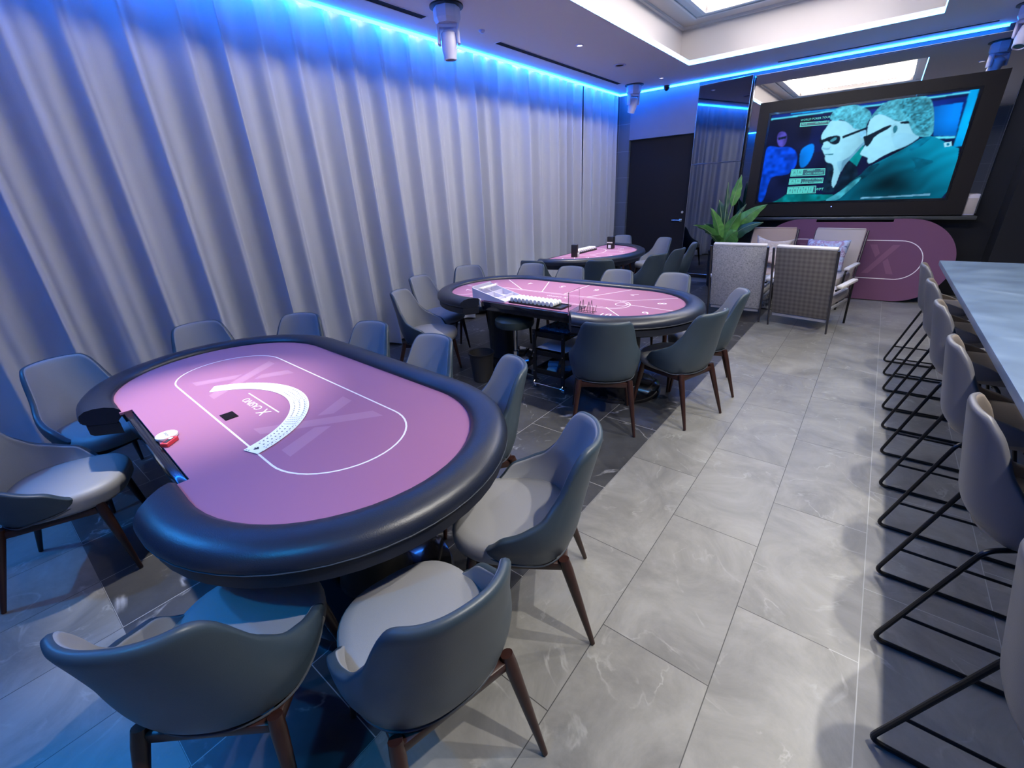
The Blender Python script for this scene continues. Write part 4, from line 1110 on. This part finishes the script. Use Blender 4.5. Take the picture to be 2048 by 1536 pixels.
def plate(bm, a, c, z0, z1, z2, z3, th=.006, mi=0):
    """upright plate from a to c; heights z0..z1 at a, z2..z3 at c"""
    a = Vector(a); c = Vector(c); d = (c - a).normalized(); n = Vector((-d.y, d.x)) * th / 2
    v = [bm.verts.new((p.x + s * n.x, p.y + s * n.y, z)) for p, zz in ((a, (z0, z1)), (c, (z2, z3))) for z in zz for s in (-1, 1)]
    for q in ((0, 1, 3, 2), (4, 6, 7, 5), (0, 4, 5, 1), (2, 3, 7, 6), (0, 2, 6, 4), (1, 5, 7, 3)):
        bm.faces.new([v[k] for k in q]).material_index = mi
box(bm, (0, 0, .004), (.36, .26, .008))
plate(bm, (-.18, -.13), (.18, -.13), 0, .10, 0, .012); plate(bm, (-.18, .13), (.18, .13), 0, .10, 0, .012); plate(bm, (-.18, -.13), (-.18, .13), 0, .11, 0, .11)
plate(bm, (-.18, 0), (.10, 0), 0, .085, 0, .02); plate(bm, (-.04, -.13), (-.04, .13), 0, .055, 0, .055); plate(bm, (.08, -.13), (.08, .13), 0, .03, 0, .03)
put('housing', bm, M['whiteplastic'], t, smooth=0)
bm = bmesh.new(); box(bm, (-.11, 0, .09), (.05, .20, .012), bev=.003); put('top_bar', bm, M['offwhite'], t)
t = thing('acrylic_stand', 'clear acrylic sheet standing beside the chip tray on the numbered table', 'acrylic stand', onT(T2, R2, .41, -.37, ZF), R2 + .12)
bm = bmesh.new(); box(bm, (0, 0, .075), (.005, .20, .15)); box(bm, (.03, 0, .0025), (.065, .20, .005)); put('sheet', bm, M['acrylic'], t, smooth=0)
t = thing('wire_rack', 'small black wire rack near the number ten on the felt', 'rack', onT(T2, R2, .54, -.43, ZF + .004), R2 + .1)
bm = bmesh.new()
for s in (-.035, .035):
    for q in (0, .05):
        tube(bm, bend([(s + .0, q, .085), (s + .012, q, .0), (s + .03, q, .0), (s + .04, q, .05)], .01), .0016, n=6)
        tube(bm, bend([(s + .0, q, .085), (s - .012, q, .0)], .01), .0016, n=6)
tube(bm, [(-.05, 0, .0), (.08, 0, 0)], .0016, n=6); tube(bm, [(-.05, .05, .0), (.08, .05, 0)], .0016, n=6); tube(bm, [(-.04, 0, 0), (-.04, .05, 0)], .0016, n=6); tube(bm, [(.06, 0, 0), (.06, .05, 0)], .0016, n=6)
put('wires', bm, M['blackmetal'], t)
bm = bmesh.new(); box(bm, (0, 0, .004), (.09, .006, .008), bev=.001)
tag(put('white_tag', bm, M['chip'], loc=onT(T2, R2, .54, -.485, ZF), rotz=R2), 'small white tag lying by the wire rack at the felt edge', 'tag')
bm = bmesh.new(); box(bm, (0, 0, .035), (.035, .012, .07), bev=.002)
tag(put('pink_ticket', bm, M['offwhite'], loc=onT(T2, R2, -.47, -.520, .70), rotz=R2), 'small pale card hanging at the left end of the dealer gap of the numbered table', 'card')

# ------------------------------------------------------------------ bar counter and its stools
bar = thing('bar_counter', 'long high bar with a blue-grey stone top along the right edge', 'bar counter', (0.9, 1.9, 0))
bm = bmesh.new(); box(bm, (-.03, 0, .9325), (.80, 6.26, .035), bev=.004); put('counter_top', bm, M['counter'], bar)
bm = bmesh.new(); box(bm, (.20, 0, .457), (.30, 6.1, .914)); put('bar_base', bm, M['barfront'], bar, smooth=0)
bm = bmesh.new(); box(bm, (0, 0, .02), (.10, .30, .04), bev=.004)
tag(put('counter_box', bm, mat('dark_blue_box', (.04, .07, .10), .4), loc=(1.02, 4.82, .951)), 'small dark flat box lying on the bar top by its far end', 'box')

def stool_pt(t, h):
    ph = t * math.radians(112); s, c = math.sin(ph), math.cos(ph)
    x = .205 * math.copysign(abs(s) ** .8, s); y = -.20 * math.copysign(abs(c) ** .8, c)
    k = max(0.0, (h - .60) / .33); low = max(0.0, (.60 - h) / .08)
    x *= 1 - .10 * max(0, k - .2) - .16 * low ** 1.4
    y -= max(0, c) ** .5 * .065 * k
    y += low ** 1.2 * .07 * c
    return (x, y, h)
ST_TOP = [(0, .935), (.28, .930), (.40, .890), (.54, .755), (.70, .665), (1, .612)]
st = thing('bar_stool', 'x', 'bar stool')
bm = bmesh.new(); nu, nv = 40, 12; grid = []
for j in range(nv + 1):
    row = []
    for i in range(nu + 1):
        u = -1 + 2 * i / nu; top = interp(ST_TOP, abs(u)); bot = .53 + .05 * max(0, abs(u) - .55) / .45
        row.append(bm.verts.new(stool_pt(u, bot + (top - bot) * j / nv)))
    grid.append(row)
for j in range(nv):
    for i in range(nu): bm.faces.new((grid[j][i], grid[j][i + 1], grid[j + 1][i + 1], grid[j + 1][i]))
o = put('backrest', bm, [M['stool'], M['stoolseat']], st, smooth=180)
p = o.data.polygons[0]
if p.normal.dot(Vector((p.center.x, p.center.y, 0))) < 0: o.data.flip_normals()
sd = o.modifiers.new('s', 'SOLIDIFY'); sd.thickness = .024; sd.offset = -1; sd.material_offset = 1; sd.material_offset_rim = 0
ss = o.modifiers.new('ss', 'SUBSURF'); ss.levels = 1; ss.render_levels = 1
bake(o)
bm = bmesh.new(); n = 40; rings = []
for (sc, z) in ((.8, .535), (.97, .545), (1.0, .57), (1.0, .60), (.96, .618), (.8, .626), (.4, .63)):
    rg = []
    for k in range(n):
        a = 2 * math.pi * k / n; s, c = math.sin(a), math.cos(a)
        rg.append(bm.verts.new((.188 * math.copysign(abs(s) ** .7, s) * sc, .02 + (.215 if c > 0 else .185) * math.copysign(abs(c) ** .7, c) * sc, z)))
    rings.append(rg)
for A, Bq in zip(rings, rings[1:]):
    for k in range(n): bm.faces.new((A[k], A[(k + 1) % n], Bq[(k + 1) % n], Bq[k]))
bm.faces.new(rings[0][::-1]); bm.faces.new(rings[-1]); put('seat', bm, M['stoolseat'], st, smooth=60)
for s in (-1, 1):
    bm = bmesh.new(); xx = s * .195
    tube(bm, bend([(s * .12, -.02, .535), (xx, -.135, .528), (xx, -.295, .010), (xx, .235, .010), (xx, .085, .530), (s * .12, .06, .535)], .035, 6), .0085, n=10)
    put('sled_leg', bm, M['blackmetal'], st)
    bm = bmesh.new(); rod(bm, (xx, -.249, .16), (xx, .191, .16), .006); put('side_bar', bm, M['blackmetal'], st)
bm = bmesh.new(); rod(bm, (-.195, .191, .16), (.195, .191, .16), .0065); put('footrest', bm, M['blackmetal'], st)
bm = bmesh.new(); rod(bm, (-.15, -.02, .528), (.15, -.02, .528), .008); rod(bm, (-.15, .07, .528), (.15, .07, .528), .008); box(bm, (0, .02, .532), (.2, .16, .01)); put('seat_plate', bm, M['blackmetal'], st)
first = True
for y, l in ((1.07, 'nearest bar stool, mostly cut off by the right picture edge'), (1.875, 'second bar stool from the viewer, its whole curved back in view'), (2.63, 'third bar stool from the viewer, half hidden by the second'),
             (3.425, 'fourth bar stool from the viewer along the bar'), (4.165, 'fifth bar stool from the viewer, next to last at the bar'), (4.95, 'farthest bar stool, at the end of the bar before the purple board')):
    if first: st.location = (.617, y, 0); st.rotation_euler = (0, 0, -math.pi / 2); st['label'] = l; st['group'] = 'bar stools along the counter'; first = False
    else: dup(st, (.617, y, 0), -math.pi / 2, l, 'bar stools along the counter')

# ------------------------------------------------------------------ spare table top leaning on the wall
a0, a1 = Vector((0, 7.90)), Vector((0, 8.32))
t = thing('spare_table_top', 'purple spare oval table top leaning on its long side against the wall under the television', 'table top', (-.27, 7.90, 0.004))
bm = bmesh.new(); bh = .56
o = stadium(1.18, bh, 30) + []
o = o[:0] + [p for p in stadium(1.18, bh, 30)]
# dealer gap on the upper side
k = [i for i, p in enumerate(o) if abs(p[1] - bh) < 1e-6]
out = []
for i, p in enumerate(o):
    out.append(p)
    if i == 30: out += [(.45, bh), (.45, bh - .045), (-.45, bh - .045), (-.45, bh)]
prism(bm, out, -.009, .009, 0)
zz = .0096
ring_band(bm, stadium(.86, .262, 24), .010, zz, 2)
for s in (-1, 1):
    cx = s * .43; f = lambda pts: face(bm, [(cx + s * px, py, zz) for px, py in (pts if s > 0 else pts[::-1])], 1)
    f([(.085, .205), (.165, .205), (-.11, -.195), (-.185, -.195)][::-1]); f([(-.17, .205), (-.09, .205), (-.035, .085), (-.075, .03)][::-1]); f([(.02, -.03), (.065, .02), (.165, -.195), (.09, -.195)][::-1])
strip(bm, (-.18, .06), (.18, .06), .006, zz, 2)
add_text(bm, 'X CASINO', .055, Matrix.Translation((0, .10, zz)), 2)
ln = math.atan2(1.05, .40)
bmesh.ops.translate(bm, vec=(0, bh, 0), verts=bm.verts)
bmesh.ops.rotate(bm, cent=(0, 0, 0), matrix=Matrix.Rotation(ln, 3, 'X'), verts=bm.verts)
bmesh.ops.translate(bm, vec=(0, 0.01, 0.004), verts=bm.verts)
me = put('felt_board', bm, [mat('purple_felt_board', (0.145, 0.060, 0.125), 0.9, noise=0.06, nscale=500), mat('board_print_pink', (0.20, 0.09, 0.16), .9), M['print']], t, smooth=0)

# ------------------------------------------------------------------ lounge armchairs
def armchair(label, loc, rz, back, seat, extra=False):
    t = thing('lounge_armchair', label, 'armchair', loc, rz, 'four lounge armchairs round the patterned pouf')
    W = .29
    dirv = Vector((0, -.255, .93)).normalized()
    ang = math.atan2(.255, .93)
    def onb(z, off=0): return (-.30 - .255 * z / .93 + off * math.cos(ang), z + off * math.sin(ang))
    # back panel
    bm = bmesh.new(); L_ = .80
    box(bm, (0, 0, 0), (.585, .05, L_), bev=.014)
    bmesh.ops.rotate(bm, cent=(0, 0, 0), matrix=Matrix.Rotation(ang, 3, 'X'), verts=bm.verts)
    y, z = onb(.555); bmesh.ops.translate(bm, vec=(0, y + .045, z), verts=bm.verts)
    put('back_panel', bm, back, t)
    bm = bmesh.new(); box(bm, (0, 0, 0), (.575, .055, .028), bev=.012)
    bmesh.ops.rotate(bm, cent=(0, 0, 0), matrix=Matrix.Rotation(ang, 3, 'X'), verts=bm.verts); y, z = onb(.945); bmesh.ops.translate(bm, vec=(0, y + .045, z), verts=bm.verts)
    put('top_roll', bm, M['offwhite'] if not extra else back, t)
    bm = bmesh.new(); box(bm, (0, .045, .36), (.56, .62, .12), bev=.035); put('seat_cushion', bm, seat, t)
    bm = bmesh.new(); box(bm, (0, -.30, .145), (.56, .02, .035), bev=.004); box(bm, (0, .30, .27), (.58, .02, .04), bev=.004)
    for s in (-1, 1): box(bm, (s * .285, 0, .285), (.02, .60, .03), bev=.004)
    put('seat_rail', bm, mat('frame_grey', (.28, .28, .32), .4) if not bpy.data.materials.get('frame_grey') else bpy.data.materials['frame_grey'], t)
    for s in (-1, 1):
        bm = bmesh.new(); tube(bm, [(s * .305, -.30, .003), (s * .305, -.555, .93)], [.010, .013], n=10); put('leg', bm, M['greymetal'], t)
        bm = bmesh.new(); tube(bm, bend([(s * .315, .30, .003), (s * .315, .25, .50), (s * .315, -.36, .50)], .05), .012, n=10); put('leg', bm, M['blackmetal'], t)
        bm = bmesh.new(); box(bm, (s * .325, -.02, .525), (.065, .56, .035), bev=.014); put('armrest', bm, M['offwhite'], t)
    return t
armchair('pale speckled armchair with its back to the viewer, left of the front two', (-1.205, 6.33, 0), 0.0, M['boucle'], M['boucle'])
armchair('brown plaid armchair with its back to the viewer, right of the front two', (-.425, 6.20, 0), -.20, M['plaid'], M['greycloth'])
armchair('tan armchair facing the viewer beside the plant, holding the cream cushion', (-1.22, 7.50, 0), math.pi - .04, M['tan'], M['tan'], True)
armchair('pale grey armchair facing the viewer before the purple board, with the blue cushion', (-.455, 7.44, 0), math.pi - .16, M['greycloth'], M['greycloth'], True)

def cushion(name, w, h, d, m, loc, rot, label, pinch=.12):
    bm = bmesh.new(); n = 18; T_, B_ = [], []
    for s, L_ in ((1, T_), (-1, B_)):
        for j in range(n + 1):
            row = []
            for i in range(n + 1):
                u, v = -1 + 2 * i / n, -1 + 2 * j / n
                e = max(0, (1 - u ** 4)) * max(0, (1 - v ** 4))
                x = u * w / 2 * (1 - pinch * (1 - v * v) * abs(u) ** 3 * .0 - pinch * (1 - abs(v)) ** 1.0 * abs(u) ** 4 * .6)
                z = v * h / 2 * (1 - pinch * (1 - abs(u)) * abs(v) ** 4)
                row.append(bm.verts.new((x, s * d / 2 * e ** .55, z)))
            L_.append(row)
    for L_ in (T_, B_):
        for j in range(n):
            for i in range(n): bm.faces.new((L_[j][i], L_[j][i + 1], L_[j + 1][i + 1], L_[j + 1][i]))
    bmesh.ops.remove_doubles(bm, verts=bm.verts, dist=.0005)
    o = put(name, bm, m, loc=loc, smooth=180); o.rotation_euler = rot
    return tag(o, label, 'cushion')
cushion('cushion', .50, .44, .13, M['cushion'], (-1.15, 7.62, .645), (-.32, .10, -.05), 'cream flower-patterned cushion with pointed corners on the tan armchair', .45)
cushion('cushion', .50, .42, .12, M['cushionb'], (-.47, 7.53, .64), (-.30, 0, -.16), 'blue and purple swirl cushion on the pale grey armchair', .12)
bm = bmesh.new(); lathe(bm, [(0, 0), (.17, 0), (.19, .02), (.20, .2), (.19, .40), (.17, .42), (0, .425)], 32)
tag(put('patterned_pouf', bm, M['silver'], loc=(-.89, 6.90, 0)), 'round pouf with silver and black pattern between the armchairs', 'pouf')

# ------------------------------------------------------------------ plant
pl = thing('potted_plant', 'broad-leaved green plant behind the speckled armchair', 'plant', (-1.93, 8.0, 0))
bm = bmesh.new(); lathe(bm, [(0, 0), (.13, 0), (.16, .03), (.19, .55), (.20, .60), (.185, .60), (.175, .56), (0, .56)], 28); put('pot', bm, M['blackplastic'], pl)
bm = bmesh.new(); lathe(bm, [(0, .565), (.172, .562), (.172, .55)], 24); put('soil', bm, M['soil'], pl)
def leaf(tip, width, back=0.0, m='leaf', curl=.10, base=(0, 0, .56), stem_part=.45):
    base = Vector(base); tip = Vector(tip); n = 14; d = tip - base
    mid = base + d * .5 + Vector((-d.x * .25, 0, abs(d.x) * .25 + curl * .4))
    def P(t): return base * (1 - t) ** 2 + mid * 2 * t * (1 - t) + tip * t * t
    bm = bmesh.new(); tube(bm, [P(stem_part * k / 6) for k in range(7)], [.009 - .0006 * k for k in range(7)], n=6, mi=1)
    rows = []
    side0 = d.cross(Vector((0, 1, 0))).normalized()
    side0 = (side0 + Vector((0, back, 0))).normalized()
    for k in range(n + 1):
        q = k / n; t = stem_part * .8 + (1 - stem_part * .8) * q
        w = width * math.sin(math.pi * min(1, q ** .8)) ** .8 * (1 - .25 * q)
        c = P(min(1, t)); nrm = side0.cross(d).normalized()
        rows.append([bm.verts.new(c + side0 * w * u + nrm * (abs(u) * w * .35 + .01 * math.sin(q * 22) * abs(u))) for u in (-1, -.5, 0, .5, 1)])
    for A, Bq in zip(rows, rows[1:]):
        for i in range(4):
            try: bm.faces.new((A[i], A[i + 1], Bq[i + 1], Bq[i]))
            except ValueError: pass
    tube(bm, [Vector(r[2].co) for r in rows], [.004] * len(rows), n=5, mi=1)
    bmesh.ops.remove_doubles(bm, verts=bm.verts, dist=.0003)
    put('leaf', bm, [M[m], M['stem']], pl, smooth=180)
for tip, w, back, mm, sp in (((.14, 0, 1.72), .055, .2, 'leaf', .72), ((-.04, .03, 1.62), .028, .1, 'leafd', .66), ((-.15, .06, 1.37), .085, .3, 'leafd', .25), ((-.23, -.08, 1.26), .06, .2, 'leaf', .2),
                          ((-.48, -.05, .99), .065, .8, 'leaf', .3), ((.24, -.12, 1.19), .085, .2, 'leaf', .2), ((.56, .02, 1.29), .09, .3, 'leaf', .3), ((.57, -.10, 1.04), .075, .6, 'leafd', .3),
                          ((.26, -.30, .93), .15, .9, 'leaf', .15), ((.25, .12, 1.30), .04, .2, 'leafd', .4), ((-.36, .12, 1.0), .09, .8, 'leafd', .3), ((-.12, -.28, .86), .09, .9, 'leaf', .2)):
    leaf(tip, w * 1.5, back, mm, stem_part=sp)

# ------------------------------------------------------------------ dealer stool, bin and trolley in front of the numbered table
t = thing('dealer_stool', 'round black stool on a chrome column in the dealer gap of the numbered table', 'stool', (-2.33, 2.93, 0))
bm = bmesh.new(); lathe(bm, [(0, .525), (.13, .525), (.165, .535), (.175, .56), (.172, .595), (.15, .612), (.08, .622), (0, .624)], 36); put('seat', bm, mat('stool_black_leather', (.03, .045, .045), .35), t)
bm = bmesh.new(); lathe(bm, [(.026, .09), (.026, .30), (.015, .305), (.015, .525)], 16); put('column', bm, M['chrome'], t)
bm = bmesh.new()
for k in range(5):
    a = 2 * math.pi * k / 5 + .3; tube(bm, [(0, 0, .10), (.10 * math.cos(a), .10 * math.sin(a), .085), (.19 * math.cos(a), .19 * math.sin(a), .062)], [.017, .014, .010], n=8)
put('base', bm, M['chrome'], t)
for k in range(5):
    a = 2 * math.pi * k / 5 + .3; c_, s_ = math.cos(a), math.sin(a); bm = bmesh.new()
    rod(bm, (.19 * c_ - .012 * s_, .19 * s_ + .012 * c_, .026), (.19 * c_ + .012 * s_, .19 * s_ - .012 * c_, .026), .025, n=16); rod(bm, (.19 * c_, .19 * s_, .03), (.19 * c_, .19 * s_, .065), .006)
    put('caster', bm, M['blackplastic'], t)
t = thing('waste_bin', 'dark open waste bin on the floor beside the dealer stool', 'bin', (-2.62, 2.78, 0))
bm = bmesh.new(); lathe(bm, [(0, 0), (.085, 0), (.09, .005), (.115, .27), (.119, .275), (.112, .275), (.088, .012), (0, .012)], 28); put('bin_body', bm, M['binmesh'], t)
bm = bmesh.new(); lathe(bm, [(.113, .262), (.122, .262), (.122, .278), (.113, .278), (.113, .262)], 28); put('rim', bm, M['blackplastic'], t)

CT = (-1.95, 3.12, 0)
t = thing('utility_cart', 'black three-tier trolley on casters under the numbered table edge', 'trolley', CT)
for zt, nm in ((.15, 'bottom_tray'), (.32, 'middle_tray'), (.485, 'top_tray')):
    bm = bmesh.new(); box(bm, (0, 0, zt), (.32, .44, .008)); frame_boxes(bm, -.16, .16, -.22, .22, .008, zt, zt + .04); put(nm, bm, M['blackmetal'], t, smooth=0)
for sx in (-1, 1):
    for sy in (-1, 1):
        bm = bmesh.new(); box(bm, (sx * .145, sy * .226, .30), (.032, .014, .49), bev=.003); pp = put('post', bm, M['blackmetal'], t)
        bm = bmesh.new()
        for z in (.17, .34, .505): rod(bm, (sx * .145, sy * .233, z), (sx * .145, sy * .238, z), .005, n=8)
        put('screw', bm, M['chrome'], pp)
        bm = bmesh.new(); rod(bm, (sx * .145 - .012, sy * .205, .026), (sx * .145 + .012, sy * .205, .026), .026, n=18); rod(bm, (sx * .145, sy * .205, .03), (sx * .145, sy * .205, .07), .007)
        box(bm, (sx * .145, sy * .205, .055), (.036, .03, .02), bev=.004); put('caster', bm, M['chrome'], t)
bm = bmesh.new(); tube(bm, bend([(-.145, -.23, .075), (-.145, -.25, .060), (.145, -.25, .060), (.145, -.23, .075)], .02), .006, n=8); tube(bm, bend([(.165, -.15, .51), (.185, -.12, .51), (.185, .12, .51), (.165, .15, .51)], .02), .006, n=8); put('rail', bm, M['chrome'], t)
bm = bmesh.new(); box(bm, (0, 0, .018), (.28, .26, .036)); r_ = random.Random(4)
for i in range(14):
    for j in range(12):
        if r_.random() < .8: box(bm, (-.130 + i * .020, -.118 + j * .0213, .040), (.014, .014, .010), 1)
tag(put('chip_case', bm, [M['blackplastic'], M['bluebox']], loc=(CT[0], CT[1] - .02, .4895), smooth=0), 'black case dotted with small blue pieces on the top tier of the trolley', 'case')
bm = bmesh.new(); box(bm, (0, 0, .004), (.29, .36, .008), bev=.002)
o = put('white_board', bm, M['paper'], loc=(CT[0], CT[1], .3640)); tag(o, 'pale blue-white board lying across the middle tier of the trolley', 'board')
for k, (x, y, z, r) in enumerate(((-.02, -.03, 0, .3), (-.01, -.02, .028, .1), (.06, .03, .0, .5), (-.015, -.025, .056, .45))):
    if k == 2: x, y = .075, .06
    bm = bmesh.new(); box(bm, (0, 0, .0135), (.090, .064, .027), bev=.002)
    tag(put('card_box', bm, M['bluebox'], loc=(CT[0] + x, CT[1] - .10 + y, .1545 + z), rotz=r), ('bottom blue card box of the stack on the lowest trolley tier', 'middle blue card box of the stack on the lowest trolley tier', 'single blue card box beside the stack on the lowest trolley tier', 'top blue card box of the stack on the lowest trolley tier')[k], 'card box', 'blue card boxes on the trolley')
